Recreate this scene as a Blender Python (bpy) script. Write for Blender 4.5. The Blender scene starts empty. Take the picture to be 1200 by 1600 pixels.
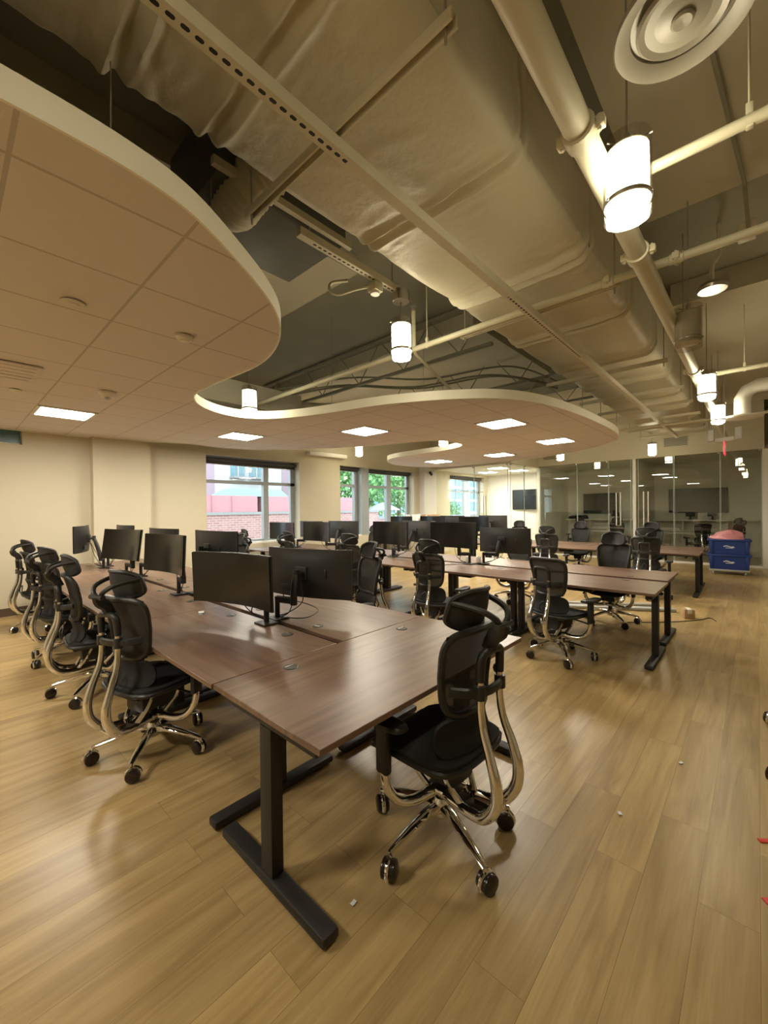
import bpy, bmesh, math, random
from mathutils import Vector, Matrix, noise
random.seed(7)
SC = bpy.context.scene
COL = SC.collection
PI = math.pi

# ------------------------------------------------------------------ camera
def make_camera():
    f, yaw, pit, rol, H = 636.5, math.radians(42.565), math.radians(-0.328), math.radians(-0.651), 1.55
    F = Vector((math.cos(yaw), math.sin(yaw), 0)); R = Vector((math.sin(yaw), -math.cos(yaw), 0)); U = Vector((0, 0, 1))
    F2 = F*math.cos(pit) + U*math.sin(pit); U2 = U*math.cos(pit) - F*math.sin(pit)
    R3 = R*math.cos(rol) + U2*math.sin(rol); U3 = U2*math.cos(rol) - R*math.sin(rol)
    cd = bpy.data.cameras.new('camera'); c = bpy.data.objects.new('camera', cd); COL.objects.link(c)
    B = -F2
    c.matrix_world = Matrix(((R3.x, U3.x, B.x, 0), (R3.y, U3.y, B.y, 0), (R3.z, U3.z, B.z, H), (0, 0, 0, 1)))
    cd.sensor_fit = 'VERTICAL'; cd.sensor_height = 36; cd.lens = f*36/1600
    cd.clip_start = .05; cd.clip_end = 300
    SC.camera = c
make_camera()

# ------------------------------------------------------------------ light and exposure
LAMP_E, PANEL_E, SKY_E = 42.0, 68.0, 4.4
WARM = (1.0, .91, .67); PANEL_C = (1.0, .92, .76)
w = bpy.data.worlds.new('overcast_sky'); SC.world = w; w.use_nodes = True
bg = w.node_tree.nodes['Background']; bg.inputs[0].default_value = (.80, .92, 1.0, 1); bg.inputs[1].default_value = SKY_E
vs = SC.view_settings
vs.view_transform = 'Standard'; vs.look = 'None'; vs.gamma = 1; vs.use_curve_mapping = False
vs.exposure = 0.22
SC.cycles.max_bounces = 8; SC.cycles.diffuse_bounces = 5; SC.cycles.transparent_max_bounces = 16
SC.cycles.sample_clamp_indirect = 4; SC.cycles.caustics_reflective = False; SC.cycles.caustics_refractive = False
SC.cycles.use_denoising = True

# ------------------------------------------------------------------ materials
class N:
    def __init__(s, name):
        s.m = bpy.data.materials.new(name); s.m.use_nodes = True; s.t = s.m.node_tree
        s.b = s.t.nodes['Principled BSDF']; s.out = s.t.nodes['Material Output']
    def n(s, typ, **k):
        x = s.t.nodes.new(typ)
        for a, v in k.items():
            if a.startswith('i_'):
                key = a[2:]; key = int(key) if key.isdigit() else key.replace('_', ' ')
                x.inputs[key].default_value = v
            else: setattr(x, a, v)
        return x
    def l(s, a, b): s.t.links.new(a, b)
    def P(s, **k):
        for a, v in k.items(): s.b.inputs[a.replace('_', ' ')].default_value = v
        return s
def c4(c): return (c[0], c[1], c[2], 1)
def srgb(r, g, b):
    f = lambda x: (x/255/12.92) if x/255 <= .04045 else ((x/255+.055)/1.055)**2.4
    return (f(r), f(g), f(b), 1)
def plain(name, col, rough=.5, metal=0, var=.0, scale=8, bump=0, bscale=60, spec=.5):
    q = N(name); q.P(Roughness=rough, Metallic=metal); q.b.inputs['Specular IOR Level'].default_value = spec
    tc = q.n('ShaderNodeTexCoord'); nz = q.n('ShaderNodeTexNoise', i_Scale=scale, i_Detail=4.0); q.l(tc.outputs['Object'], nz.inputs['Vector'])
    mx = q.n('ShaderNodeMixRGB'); mx.inputs[1].default_value = c4([x*(1-var) for x in col[:3]]); mx.inputs[2].default_value = c4([min(1, x*(1+var)) for x in col[:3]])
    q.l(nz.outputs['Fac'], mx.inputs[0]); q.l(mx.outputs[0], q.b.inputs['Base Color'])
    if bump:
        n2 = q.n('ShaderNodeTexNoise', i_Scale=bscale, i_Detail=3.0); q.l(tc.outputs['Object'], n2.inputs['Vector'])
        b = q.n('ShaderNodeBump', i_Strength=bump, i_Distance=.01); q.l(n2.outputs['Fac'], b.inputs['Height']); q.l(b.outputs[0], q.b.inputs['Normal'])
    return q.m
def emit(name, col, e):
    q = N(name); q.P(Base_Color=c4(col), Roughness=.5); q.b.inputs['Emission Color'].default_value = c4(col); q.b.inputs['Emission Strength'].default_value = e
    return q.m
def glassmat(name, tint, refl=.9, ior=1.5):
    q = N(name); q.t.nodes.remove(q.b)
    ge = q.n('ShaderNodeNewGeometry'); dp = q.n('ShaderNodeVectorMath', operation='DOT_PRODUCT'); q.l(ge.outputs['Normal'], dp.inputs[0]); q.l(ge.outputs['Incoming'], dp.inputs[1])
    ab = q.n('ShaderNodeMath', operation='ABSOLUTE'); q.l(dp.outputs['Value'], ab.inputs[0]); om = q.n('ShaderNodeMath', operation='SUBTRACT'); om.inputs[0].default_value = 1; q.l(ab.outputs[0], om.inputs[1])
    pw = q.n('ShaderNodeMath', operation='POWER'); q.l(om.outputs[0], pw.inputs[0]); pw.inputs[1].default_value = 5
    f0 = ((ior-1)/(ior+1))**2; fr = q.n('ShaderNodeMath', operation='MULTIPLY_ADD'); q.l(pw.outputs[0], fr.inputs[0]); fr.inputs[1].default_value = 1-f0; fr.inputs[2].default_value = f0
    tr = q.n('ShaderNodeBsdfTransparent'); tr.inputs[0].default_value = c4(tint)
    gl = q.n('ShaderNodeBsdfGlossy'); gl.inputs['Roughness'].default_value = .01; gl.inputs[0].default_value = (refl, refl, refl, 1)
    mx = q.n('ShaderNodeMixShader'); q.l(fr.outputs[0], mx.inputs[0]); q.l(tr.outputs[0], mx.inputs[1]); q.l(gl.outputs[0], mx.inputs[2]); q.l(mx.outputs[0], q.out.inputs[0])
    return q.m
def meshmat(name, col, alpha):
    q = N(name); q.P(Base_Color=c4(col), Roughness=.75)
    tr = q.n('ShaderNodeBsdfTransparent'); mx = q.n('ShaderNodeMixShader')
    tc = q.n('ShaderNodeTexCoord'); wv = q.n('ShaderNodeTexWave', i_Scale=90.0); wv.bands_direction = 'Z'; q.l(tc.outputs['Object'], wv.inputs['Vector'])
    mr = q.n('ShaderNodeMapRange'); mr.inputs['To Min'].default_value = alpha-.1; mr.inputs['To Max'].default_value = min(1, alpha+.1); q.l(wv.outputs['Fac'], mr.inputs['Value'])
    q.l(mr.outputs[0], mx.inputs[0]); q.l(tr.outputs[0], mx.inputs[1]); q.l(q.b.outputs[0], mx.inputs[2]); q.l(mx.outputs[0], q.out.inputs[0])
    return q.m
def perf_mat():
    q = N('perforated_strut'); q.P(Roughness=.5)
    tc = q.n('ShaderNodeTexCoord'); sp = q.n('ShaderNodeSeparateXYZ'); q.l(tc.outputs['Object'], sp.inputs[0])
    pm = q.n('ShaderNodeMath', operation='PINGPONG'); pm.inputs[1].default_value = .025; q.l(sp.outputs[0], pm.inputs[0])
    px = q.n('ShaderNodeMath', operation='SUBTRACT'); q.l(pm.outputs[0], px.inputs[0]); px.inputs[1].default_value = .007
    mx0 = q.n('ShaderNodeMath', operation='MAXIMUM'); q.l(px.outputs[0], mx0.inputs[0]); mx0.inputs[1].default_value = 0
    cb = q.n('ShaderNodeCombineXYZ'); q.l(mx0.outputs[0], cb.inputs[0]); q.l(sp.outputs[1], cb.inputs[1])
    ln = q.n('ShaderNodeVectorMath', operation='LENGTH'); q.l(cb.outputs[0], ln.inputs[0])
    lt = q.n('ShaderNodeMath', operation='LESS_THAN'); q.l(ln.outputs['Value'], lt.inputs[0]); lt.inputs[1].default_value = .009
    mx = q.n('ShaderNodeMixRGB'); mx.inputs[1].default_value = (.62, .58, .45, 1); mx.inputs[2].default_value = (.01, .01, .01, 1); q.l(lt.outputs[0], mx.inputs[0]); q.l(mx.outputs[0], q.b.inputs['Base Color'])
    return q.m
def floor_mat():
    q = N('oak_planks'); q.P(Roughness=.33); q.b.inputs['Specular IOR Level'].default_value = .45
    g = q.n('ShaderNodeNewGeometry')
    br = q.n('ShaderNodeTexBrick'); br.offset = .37; br.offset_frequency = 2; br.squash = 1
    br.inputs['Scale'].default_value = 1; br.inputs['Brick Width'].default_value = 1.22; br.inputs['Row Height'].default_value = .182
    br.inputs['Mortar Size'].default_value = .0012; br.inputs['Mortar Smooth'].default_value = .3; br.inputs['Bias'].default_value = 0
    br.inputs['Color1'].default_value = (0, 0, 0, 1); br.inputs['Color2'].default_value = (1, 1, 1, 1); br.inputs['Mortar'].default_value = (.5, .5, .5, 1)
    q.l(g.outputs['Position'], br.inputs['Vector'])
    mp = q.n('ShaderNodeMapping'); mp.inputs['Scale'].default_value = (1.0, 12, 1); q.l(g.outputs['Position'], mp.inputs['Vector'])
    ad = q.n('ShaderNodeVectorMath', operation='MULTIPLY_ADD'); ad.inputs[1].default_value = (40, 17, 0); q.l(br.outputs['Color'], ad.inputs[0]); q.l(mp.outputs[0], ad.inputs[2])
    nz = q.n('ShaderNodeTexNoise', i_Scale=1.0, i_Detail=8.0, i_Roughness=.62, i_Distortion=.7); q.l(ad.outputs[0], nz.inputs['Vector'])
    mp2 = q.n('ShaderNodeMapping'); mp2.inputs['Scale'].default_value = (3, 130, 1); q.l(g.outputs['Position'], mp2.inputs['Vector'])
    n2 = q.n('ShaderNodeTexNoise', i_Scale=1.0, i_Detail=4.0); q.l(mp2.outputs[0], n2.inputs['Vector'])
    cr = q.n('ShaderNodeValToRGB'); e = cr.color_ramp.elements
    e[0].position = .28; e[0].color = (.295, .195, .080, 1); e[1].position = .78; e[1].color = (.555, .412, .200, 1)
    x = cr.color_ramp.elements.new(.5); x.color = (.432, .305, .138, 1)
    q.l(nz.outputs['Fac'], cr.inputs[0])
    m1 = q.n('ShaderNodeMixRGB', blend_type='MULTIPLY'); m1.inputs[0].default_value = 1; q.l(cr.outputs[0], m1.inputs[1])
    tone = q.n('ShaderNodeMixRGB'); tone.inputs[1].default_value = (.86, .85, .84, 1); tone.inputs[2].default_value = (1.06, 1.05, 1.02, 1); q.l(br.outputs['Color'], tone.inputs[0]); q.l(tone.outputs[0], m1.inputs[2])
    m2 = q.n('ShaderNodeMixRGB', blend_type='OVERLAY'); m2.inputs[0].default_value = .16; q.l(m1.outputs[0], m2.inputs[1]); q.l(n2.outputs['Fac'], m2.inputs[2])
    m3 = q.n('ShaderNodeMixRGB', blend_type='MULTIPLY'); q.l(br.outputs['Fac'], m3.inputs[0]); q.l(m2.outputs[0], m3.inputs[1]); m3.inputs[2].default_value = (.55, .5, .45, 1)
    q.l(m3.outputs[0], q.b.inputs['Base Color'])
    return q.m
def wood_mat():
    q = N('walnut_laminate'); q.P(Roughness=.36); q.b.inputs['Specular IOR Level'].default_value = .5
    tc = q.n('ShaderNodeTexCoord'); oi = q.n('ShaderNodeObjectInfo')
    mp = q.n('ShaderNodeMapping'); mp.inputs['Scale'].default_value = (1.1, 16, 3); q.l(tc.outputs['Object'], mp.inputs['Vector'])
    ad = q.n('ShaderNodeVectorMath', operation='ADD'); q.l(mp.outputs[0], ad.inputs[0]); q.l(oi.outputs['Location'], ad.inputs[1])
    nz = q.n('ShaderNodeTexNoise', i_Scale=1.0, i_Detail=7.0, i_Roughness=.55, i_Distortion=.9); q.l(ad.outputs[0], nz.inputs['Vector'])
    cr = q.n('ShaderNodeValToRGB'); e = cr.color_ramp.elements
    e[0].position = .3; e[0].color = (.115, .064, .041, 1); e[1].position = .74; e[1].color = (.235, .143, .096, 1)
    q.l(nz.outputs['Fac'], cr.inputs[0]); q.l(cr.outputs[0], q.b.inputs['Base Color'])
    return q.m
def tile_mat():
    q = N('acoustic_tiles'); q.P(Roughness=.9); q.b.inputs['Specular IOR Level'].default_value = .2
    g = q.n('ShaderNodeNewGeometry')
    br = q.n('ShaderNodeTexBrick'); br.offset = 0; br.squash = 1
    for k, v in (('Scale', 1), ('Brick Width', .61), ('Row Height', .61), ('Mortar Size', .0085), ('Mortar Smooth', .1), ('Bias', 0)): br.inputs[k].default_value = v
    br.inputs['Color1'].default_value = (.76, .715, .705, 1); br.inputs['Color2'].default_value = (.745, .70, .69, 1); br.inputs['Mortar'].default_value = (.54, .50, .48, 1)
    mp = q.n('ShaderNodeMapping'); mp.inputs['Location'].default_value = (-.18, -.14, 0); q.l(g.outputs['Position'], mp.inputs['Vector']); q.l(mp.outputs[0], br.inputs['Vector'])
    q.l(br.outputs['Color'], q.b.inputs['Base Color'])
    nz = q.n('ShaderNodeTexNoise', i_Scale=220.0); q.l(g.outputs['Position'], nz.inputs['Vector'])
    b = q.n('ShaderNodeBump', i_Strength=.25, i_Distance=.004); q.l(nz.outputs['Fac'], b.inputs['Height']); q.l(b.outputs[0], q.b.inputs['Normal'])
    return q.m
def brick_mat():
    q = N('red_brick'); q.P(Roughness=.9); g = q.n('ShaderNodeNewGeometry')
    mp = q.n('ShaderNodeMapping'); mp.inputs['Rotation'].default_value = (PI/2, 0, 0); q.l(g.outputs['Position'], mp.inputs['Vector'])
    br = q.n('ShaderNodeTexBrick'); br.inputs['Scale'].default_value = 1; br.inputs['Brick Width'].default_value = .3; br.inputs['Row Height'].default_value = .1; br.inputs['Mortar Size'].default_value = .012
    br.inputs['Color1'].default_value = (.38, .19, .175, 1); br.inputs['Color2'].default_value = (.45, .25, .23, 1); br.inputs['Mortar'].default_value = (.52, .42, .39, 1)
    q.l(mp.outputs[0], br.inputs['Vector']); q.l(br.outputs['Color'], q.b.inputs['Base Color']); return q.m
M = dict(
    floor=floor_mat(), perf=perf_mat(), wood=wood_mat(), tile=tile_mat(), brick=brick_mat(),
    wall=plain('cream_paint', (.60, .55, .42), .75, var=.02), white=plain('white_paint', (.82, .80, .74), .6, var=.02),
    rim=plain('rim_trim', (.92, .90, .80), .45, var=.02), slab=plain('slab_paint', (.30, .295, .235), .85, var=.12, scale=2),
    soffit=plain('soffit_paint', (.54, .51, .41), .85, var=.08, scale=1.5), duct=plain('duct_wrap', (.58, .54, .41), .5, var=.06, scale=3, bump=.6, bscale=16),
    pipe=plain('pipe_paint', (.62, .59, .44), .45, var=.04), strut=plain('strut_paint', (.62, .58, .45), .5, var=.05), dark=plain('dark_void', (.05, .048, .04), .9),
    sheet=plain('dark_sheet_metal', (.09, .09, .075), .6, var=.2), base=plain('baseboard_vinyl', (.09, .06, .04), .6),
    black=plain('black_plastic', (.018, .018, .018), .45, var=.1), caster=plain('caster_rubber', (.02, .012, .011), .25), headnet=plain('headrest_mesh', (.035, .034, .033), .8, var=.15, scale=150), blk2=plain('black_powder_coat', (.016, .014, .013), .5, bump=.1, bscale=400),
    fabric=plain('black_seat_mesh', (.012, .012, .013), .85, var=.2, scale=200), netting=meshmat('black_netting', (.026, .025, .022), .82),
    chrome=plain('polished_chrome', (.84, .84, .85), .06, 1), steel=plain('brushed_steel', (.5, .48, .44), .3, 1),
    screen=plain('matte_screen', (.008, .008, .008), .2), shell=plain('monitor_shell', (.022, .021, .019), .45),
    alu=plain('window_aluminium', (.34, .37, .38), .45, .2), glass=glassmat('window_glass', (.97, .99, .98)), pglass=glassmat('partition_glass', (.945, .965, .945), 1.0, 1.6), cglass=glassmat('corner_glass', (.93, .96, .95), 1.0),
    lglass=glassmat('lamp_glass', (.74, .72, .66), 1.0, 2.0), lamp=emit('lamp_glow', WARM, LAMP_E), lampb=emit('lamp_bulb_glow', WARM, LAMP_E*3), frost=plain('frosted_white', (.72, .69, .58), .5), panel=emit('panel_glow', PANEL_C, PANEL_E),
    blue=plain('blue_plastic', (.012, .04, .20), .45, var=.05), pink=plain('pink_plastic_bag', (.75, .32, .36), .35, var=.1, scale=20), mark=plain('white_print', (.75, .78, .82), .6),
    card=plain('corrugated_card', (.42, .27, .16), .85, var=.06), red=plain('red_plastic', (.55, .03, .03), .5), redglow=emit('red_lens', (.9, .05, .08), .8),
    gedge=plain('glass_edge', (.50, .60, .52), .2), shaded_white=plain('shaded_white_enamel', (.27, .245, .195), .45), grey=plain('grey_plastic', (.42, .42, .40), .5), blind=plain('dark_blind', (.06, .055, .05), .8), cable=plain('black_cable', (.01, .01, .01), .5),  # air diffuser enamel is plain white; its shade is put into the darker colour
    conc=plain('concrete', (.30, .30, .30), .9, var=.1), teal=plain('teal_roof', (.16, .32, .34), .7, var=.05), fence=plain('red_board', (.50, .25, .27), .8, var=.06),
    render=plain('pale_render', (.58, .57, .58), .9), mauve=plain('mauve_brick', (.38, .28, .33), .9), leaf=plain('leaves', (.17, .36, .13), .8, var=.5, scale=3), bark=plain('bark', (.12, .08, .05), .9),
    bglass=plain('blue_curtain_wall', (.16, .30, .36), .25), tv=plain('tv_screen', (.012, .016, .02), .15), grom=plain('grommet_plastic', (.035, .03, .027), .4), wire=plain('galvanised_rod', (.35, .32, .26), .5, .3),
)

# ------------------------------------------------------------------ mesh helpers
class MB:
    def __init__(s): s.v = []; s.f = []; s.mi = []; s.sm = []
    def add(s, vs, fs, mi=0, smooth=True):
        o = len(s.v); s.v += [Vector(p) for p in vs]
        for f in fs: s.f.append([i+o for i in f]); s.mi.append(mi); s.sm.append(smooth)
        return s
    def box(s, a, b, r=0, mi=0, rot=None, at=None, seg=2):
        a, b = Vector(a), Vector(b); c = (a+b)/2; d = b-a
        bm = bmesh.new(); bmesh.ops.create_cube(bm, size=1)
        for v in bm.verts: v.co = Vector((v.co.x*d.x, v.co.y*d.y, v.co.z*d.z))
        if r: bmesh.ops.bevel(bm, geom=list(bm.edges), offset=r, segments=seg, profile=.5, affect='EDGES')
        for v in bm.verts:
            p = v.co
            if rot: p = rot @ p
            v.co = p+c
        bm.verts.index_update()
        s.add([v.co.copy() for v in bm.verts], [[v.index for v in f.verts] for f in bm.faces], mi); bm.free(); return s
    def tube(s, path, r, n=10, mi=0, cap=True, closed=False, smooth_path=0, flat=1.0):
        P = [Vector(p) for p in path]; Rr = r if isinstance(r, (list, tuple)) else [r]*len(P)
        if smooth_path:
            P, Rr = catmull(P, Rr, smooth_path, closed)
        m = len(P); rings = []
        up = None
        for i in range(m):
            if closed: t = P[(i+1) % m]-P[i-1]
            else: t = P[min(i+1, m-1)]-P[max(i-1, 0)]
            if t.length < 1e-9: t = Vector((0, 0, 1))
            t.normalize()
            if up is None:
                up = Vector((0, 0, 1)) if abs(t.z) < .9 else Vector((1, 0, 0))
            x = up - t*up.dot(t)
            if x.length < 1e-6: x = t.orthogonal()
            x.normalize(); up = x; y = t.cross(x)
            rings.append([P[i]+x*(math.cos(2*PI*k/n)*Rr[i]*flat)+y*(math.sin(2*PI*k/n)*Rr[i]) for k in range(n)])
        vs = [p for q in rings for p in q]; fs = []
        for i in range(m if closed else m-1):
            for k in range(n):
                a = i*n; b = ((i+1) % m)*n; fs.append([a+k, a+(k+1) % n, b+(k+1) % n, b+k])
        if cap and not closed: fs += [list(range(n))[::-1], [(m-1)*n+k for k in range(n)]]
        return s.add(vs, fs, mi)
    def lathe(s, prof, c=(0, 0, 0), n=24, mi=0, axis='z', arc=None):
        c = Vector(c); vs = []; fs = []
        for (r, z) in prof:
            for k in range(n):
                a = 2*PI*k/n; p = Vector((r*math.cos(a), r*math.sin(a), z))
                if axis == 'x': p = Vector((p.z, p.x, p.y))
                if axis == 'y': p = Vector((p.y, p.z, p.x))
                vs.append(c+p)
        for i in range(len(prof)-1):
            for k in range(n): fs.append([i*n+k, i*n+(k+1) % n, (i+1)*n+(k+1) % n, (i+1)*n+k])
        if prof[0][0] > 1e-6: fs.append(list(range(n))[::-1])
        if prof[-1][0] > 1e-6: fs.append([(len(prof)-1)*n+k for k in range(n)])
        return s.add(vs, fs, mi)
    def slab(s, fn, nu, nv, th, mi=0, taper=.5):
        g = [[Vector(fn(-1+2*i/nu, -1+2*j/nv)) for j in range(nv+1)] for i in range(nu+1)]
        def nrm(i, j):
            a = g[min(i+1, nu)][j]-g[max(i-1, 0)][j]; b = g[i][min(j+1, nv)]-g[i][max(j-1, 0)]
            q = a.cross(b); return q.normalized() if q.length > 1e-9 else Vector((0, 0, 1))
        A = []; B = []
        for i in range(nu+1):
            for j in range(nv+1):
                u, v = -1+2*i/nu, -1+2*j/nv; t = th*.5*(1-taper*max(abs(u), abs(v))**6); q = nrm(i, j)
                A.append(g[i][j]+q*t); B.append(g[i][j]-q*t)
        w_ = nv+1; n0 = len(A); fs = []
        for i in range(nu):
            for j in range(nv):
                a = i*w_+j; fs.append([a, a+w_, a+w_+1, a+1]); fs.append([n0+a, n0+a+1, n0+a+w_+1, n0+a+w_])
        for i in range(nu):
            a = i*w_; b = a+w_; fs.append([a, n0+a, n0+b, b]); a += nv; b += nv; fs.append([a, b, n0+b, n0+a])
        for j in range(nv):
            a = j; b = j+1; fs.append([a, b, n0+b, n0+a]); a += nu*w_; b += nu*w_; fs.append([a, n0+a, n0+b, b])
        return s.add(A+B, fs, mi)
    def prism(s, pts, z0, z1, mi=0, mi_side=None, mi_top=None):
        n = len(pts); vs = [(p[0], p[1], z0) for p in pts]+[(p[0], p[1], z1) for p in pts]
        s.add(vs, [list(range(n))[::-1]], mi, False)
        s.add(vs, [list(range(n, 2*n))], mi if mi_top is None else mi_top, False)
        s.add(vs, [[i, (i+1) % n, n+(i+1) % n, n+i] for i in range(n)], mi if mi_side is None else mi_side, True); return s
    def build(s, name, mats, parent=None, sharp=38):
        me = bpy.data.meshes.new(name); me.from_pydata([tuple(p) for p in s.v], [], s.f)
        if not isinstance(mats, (list, tuple)): mats = [mats]
        for m_ in mats: me.materials.append(M[m_] if isinstance(m_, str) else m_)
        bm = bmesh.new(); bm.from_mesh(me); bmesh.ops.remove_doubles(bm, verts=bm.verts, dist=1e-6)
        bm.free()
        me.polygons.foreach_set('material_index', s.mi); me.polygons.foreach_set('use_smooth', s.sm)
        me.update()
        bm = bmesh.new(); bm.from_mesh(me); bmesh.ops.recalc_face_normals(bm, faces=bm.faces); bm.to_mesh(me); bm.free()
        me.set_sharp_from_angle(angle=math.radians(sharp))
        o = bpy.data.objects.new(name, me); COL.objects.link(o)
        if parent: o.parent = parent
        return o
def catmull(P, R, k, closed=False):
    n = len(P); oP, oR = [], []
    seg = n if closed else n-1
    for i in range(seg):
        p = [P[(i+j) % n] if closed else P[min(max(i+j, 0), n-1)] for j in (-1, 0, 1, 2)]
        for q in range(k):
            t = q/k
            oP.append(.5*((2*p[1])+(p[2]-p[0])*t+(2*p[0]-5*p[1]+4*p[2]-p[3])*t*t+(3*p[1]-p[0]-3*p[2]+p[3])*t**3))
            oR.append(R[i]*(1-t)+R[(i+1) % n]*t)
    if not closed: oP.append(P[-1]); oR.append(R[-1])
    return oP, oR
def empty(name, loc, rz=0):
    o = bpy.data.objects.new(name, None); COL.objects.link(o); o.location = loc; o.rotation_euler = (0, 0, rz); o.empty_display_size = .1; return o
def tag(o, label=None, cat=None, group=None, kind=None):
    if label: o['label'] = label
    if cat: o['category'] = cat
    if group: o['group'] = group
    if kind: o['kind'] = kind
    return o
def struct(o): o['kind'] = 'structure'; return o
KIDS = {}
def kids(o):
    return [c for c in COL.objects if c.parent == o]
def copy_tree(o, parent=None):
    c = o.copy(); COL.objects.link(c); c.parent = parent
    for ch in KIDS[o.name] if o.name in KIDS else kids(o): copy_tree(ch, c)
    return c
def cache(o):
    KIDS[o.name] = kids(o)
    for ch in KIDS[o.name]: cache(ch)

# ------------------------------------------------------------------ room shell
SLAB, GX = 4.4, 13.7
struct(MB().box((-4.2, -5.2, -.15), (17.6, 8.75, 0)).build('floor', 'floor'))
struct(MB().box((-4.2, -5.2, SLAB), (17.6, 8.75, SLAB+.2)).build('ceiling', 'slab'))
m = MB()
m.box((-3, -4.8, 4.2), (4.5, .75, SLAB)); m.box((6.4, -4.8, 4.12), (13.6, .82, SLAB)); m.box((-1, 3.3, 4.2), (3.2, 8.3, SLAB)); m.box((5.2, 3.0, 4.2), (8.2, 8.3, SLAB)); m.box((9.6, 2.4, 4.2), (13.6, 8.3, SLAB))
struct(m.build('ceiling_soffit', 'soffit'))
struct(MB().box((-4.2, -5.2, 0), (-4, 8.75, SLAB)).build('wall_back', 'wall'))
struct(MB().box((-4, -5.2, 0), (17.6, -5, SLAB)).build('wall_right', 'wall'))
# the window wall with its openings
W0, W1 = 8.39, 8.72
def wall_with_holes(name, x0, x1, holes, mat):
    m = MB(); x = x0
    for (a, b, z0, z1) in holes:
        m.box((x, W0, 0), (a, W1, SLAB)); m.box((a, W0, 0), (b, W1, z0)); m.box((a, W0, z1), (b, W1, SLAB)); x = b
    m.box((x, W0, 0), (x1, W1, SLAB)); return struct(m.build(name, mat))
HOLES = [(.28, .87, 2.62, 2.88), (3.72, 6.04, .82, 2.74), (7.38, 10.6, .82, 2.77), (12.75, 15.3, .82, 2.82)]
wall_with_holes('wall_left', -4, 17.6, HOLES, 'wall')
struct(MB().box((1.74, 8.21, 0), (2.62, 8.39, 2.9)).build('wall_pilaster', 'wall'))
struct(MB().box((10.92, 8.18, 0), (11.6, 8.39, 2.95)).build('wall_column', 'white'))
m = MB(); m.box((-4, 8.365, 0), (1.74, 8.389, .12)); m.box((1.72, 8.19, 0), (2.64, 8.209, .12)); m.box((2.64, 8.365, 0), (10.9, 8.389, .12))
struct(m.build('baseboard_left', 'base'))
def window(name, x0, x1, z0, z1, verts, tz, wide=()):
    fy0, fy1 = 8.6, 8.68
    m = MB()
    m.box((x0, fy0, z0), (x0+.07, fy1, z1)); m.box((x1-.12, fy0, z0), (x1, fy1, z1)); m.box((x0, fy0, z0), (x1, fy1, z0+.06)); m.box((x0, fy0, z1-.06), (x1, fy1, z1))
    for (a, b) in verts: m.box((a, fy0-.03, z0), (b, fy1, z1))
    for (a, b) in wide: m.box((a, fy0-.2, z0), (b, fy1, z1))
    m.box((x0, fy0, tz-.035), (x1, fy1, tz+.035))
    f = struct(m.build(name, 'alu', sharp=30))
    MB().box((x0+.02, 8.645, z0+.02), (x1-.02, 8.65, z1-.02)).build('pane', 'glass', f)
    MB().box((x0, 8.42, z0-.02), (x1, 8.6, z0+.012)).build('sill', 'white', f)
    return f
window('window_1', 3.72, 6.04, .84, 2.74, [(5.15, 5.28)], 2.2)
window('window_2', 7.38, 10.6, .84, 2.77, [(8.08, 8.2), (8.5, 8.54), (9.47, 9.66)], 2.25, [(8.2, 8.5)])
window('window_3', 12.75, 15.3, .84, 2.82, [(14.02, 14.27)], 2.22)
f = struct(MB().box((.3, 8.6, 2.63), (.87, 8.62, 2.87)).build('window_4', 'bglass'))
MB().box((.3, 8.5, 2.625), (.86, 8.59, 2.65)).build('sill', 'white', f)
for (a, b, z, t, txt) in ((3.74, 6.02, 2.735, .14, 'dark roller blind rolled up at the head of the brick-view window'), (7.4, 8.2, 2.765, .09, 'short dark roller blind above the narrow window light by the pier'), (8.5, 10.58, 2.765, .1, 'dark roller blind above the window that looks onto trees'), (12.8, 15.28, 2.815, .12, 'dark roller blind above the window inside the corner glass room')):
    t_ = tag(empty('roller_blind', ((a+b)/2, 8.53, z-t)), txt, 'blind', 'roller blinds at the window heads')
    L = (b-a)/2
    MB().tube([(-L, 0, t*.5), (L, 0, t*.5)], .04, 12).build('blind_roll', 'blind', t_)
    MB().box((-L, .03, -.02), (L, .034, t*.5)).build('blind_cloth', 'blind', t_); MB().box((-L, .022, -.035), (L, .042, -.018), .004).build('bottom_bar', 'steel', t_)

# glass front of the meeting rooms
m = MB(); m.box((GX-.06, -.12, 2.94), (GX+.12, 5.5, SLAB)); m.box((11.56, 5.44, 2.9), (GX+.12, 5.56, SLAB)); m.box((11.56, 5.56, 2.9), (11.66, 8.39, SLAB))
struct(m.build('wall_header', 'wall'))
struct(MB().box((GX-.04, -.12, 0), (GX+.04, 5.5, .05)).build('trim_1', 'white'))
struct(MB().box((15.6, 5.56, 0), (15.75, 8.39, SLAB)).build('wall_corner_room', 'white'))
struct(MB().box((GX+.12, 5.46, 0), (16.6, 5.56, SLAB)).build('wall_room_side', 'white'))
struct(MB().box((16.6, -5, 0), (16.75, 5.56, SLAB)).build('wall_room_back', 'white'))
struct(MB().box((GX, 2.62, 0), (16.6, 2.70, SLAB)).build('wall_room_divider', 'white'))
struct(MB().box((10.6, -.42, 0), (GX+.12, -.24, SLAB)).build('wall_end_return', 'wall'))
struct(MB().box((GX-.05, -.24, 0), (GX+.12, -.08, 2.94)).build('trim_2', 'white'))
struct(MB().box((11.66, 5.56, 2.92), (15.6, 8.39, 2.98)).build('ceiling_corner_room', 'white'))
struct(MB().box((GX+.12, -.24, 2.98), (16.6, 5.46, 3.04)).build('ceiling_meeting_rooms', 'white'))
gi = [5]
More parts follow.
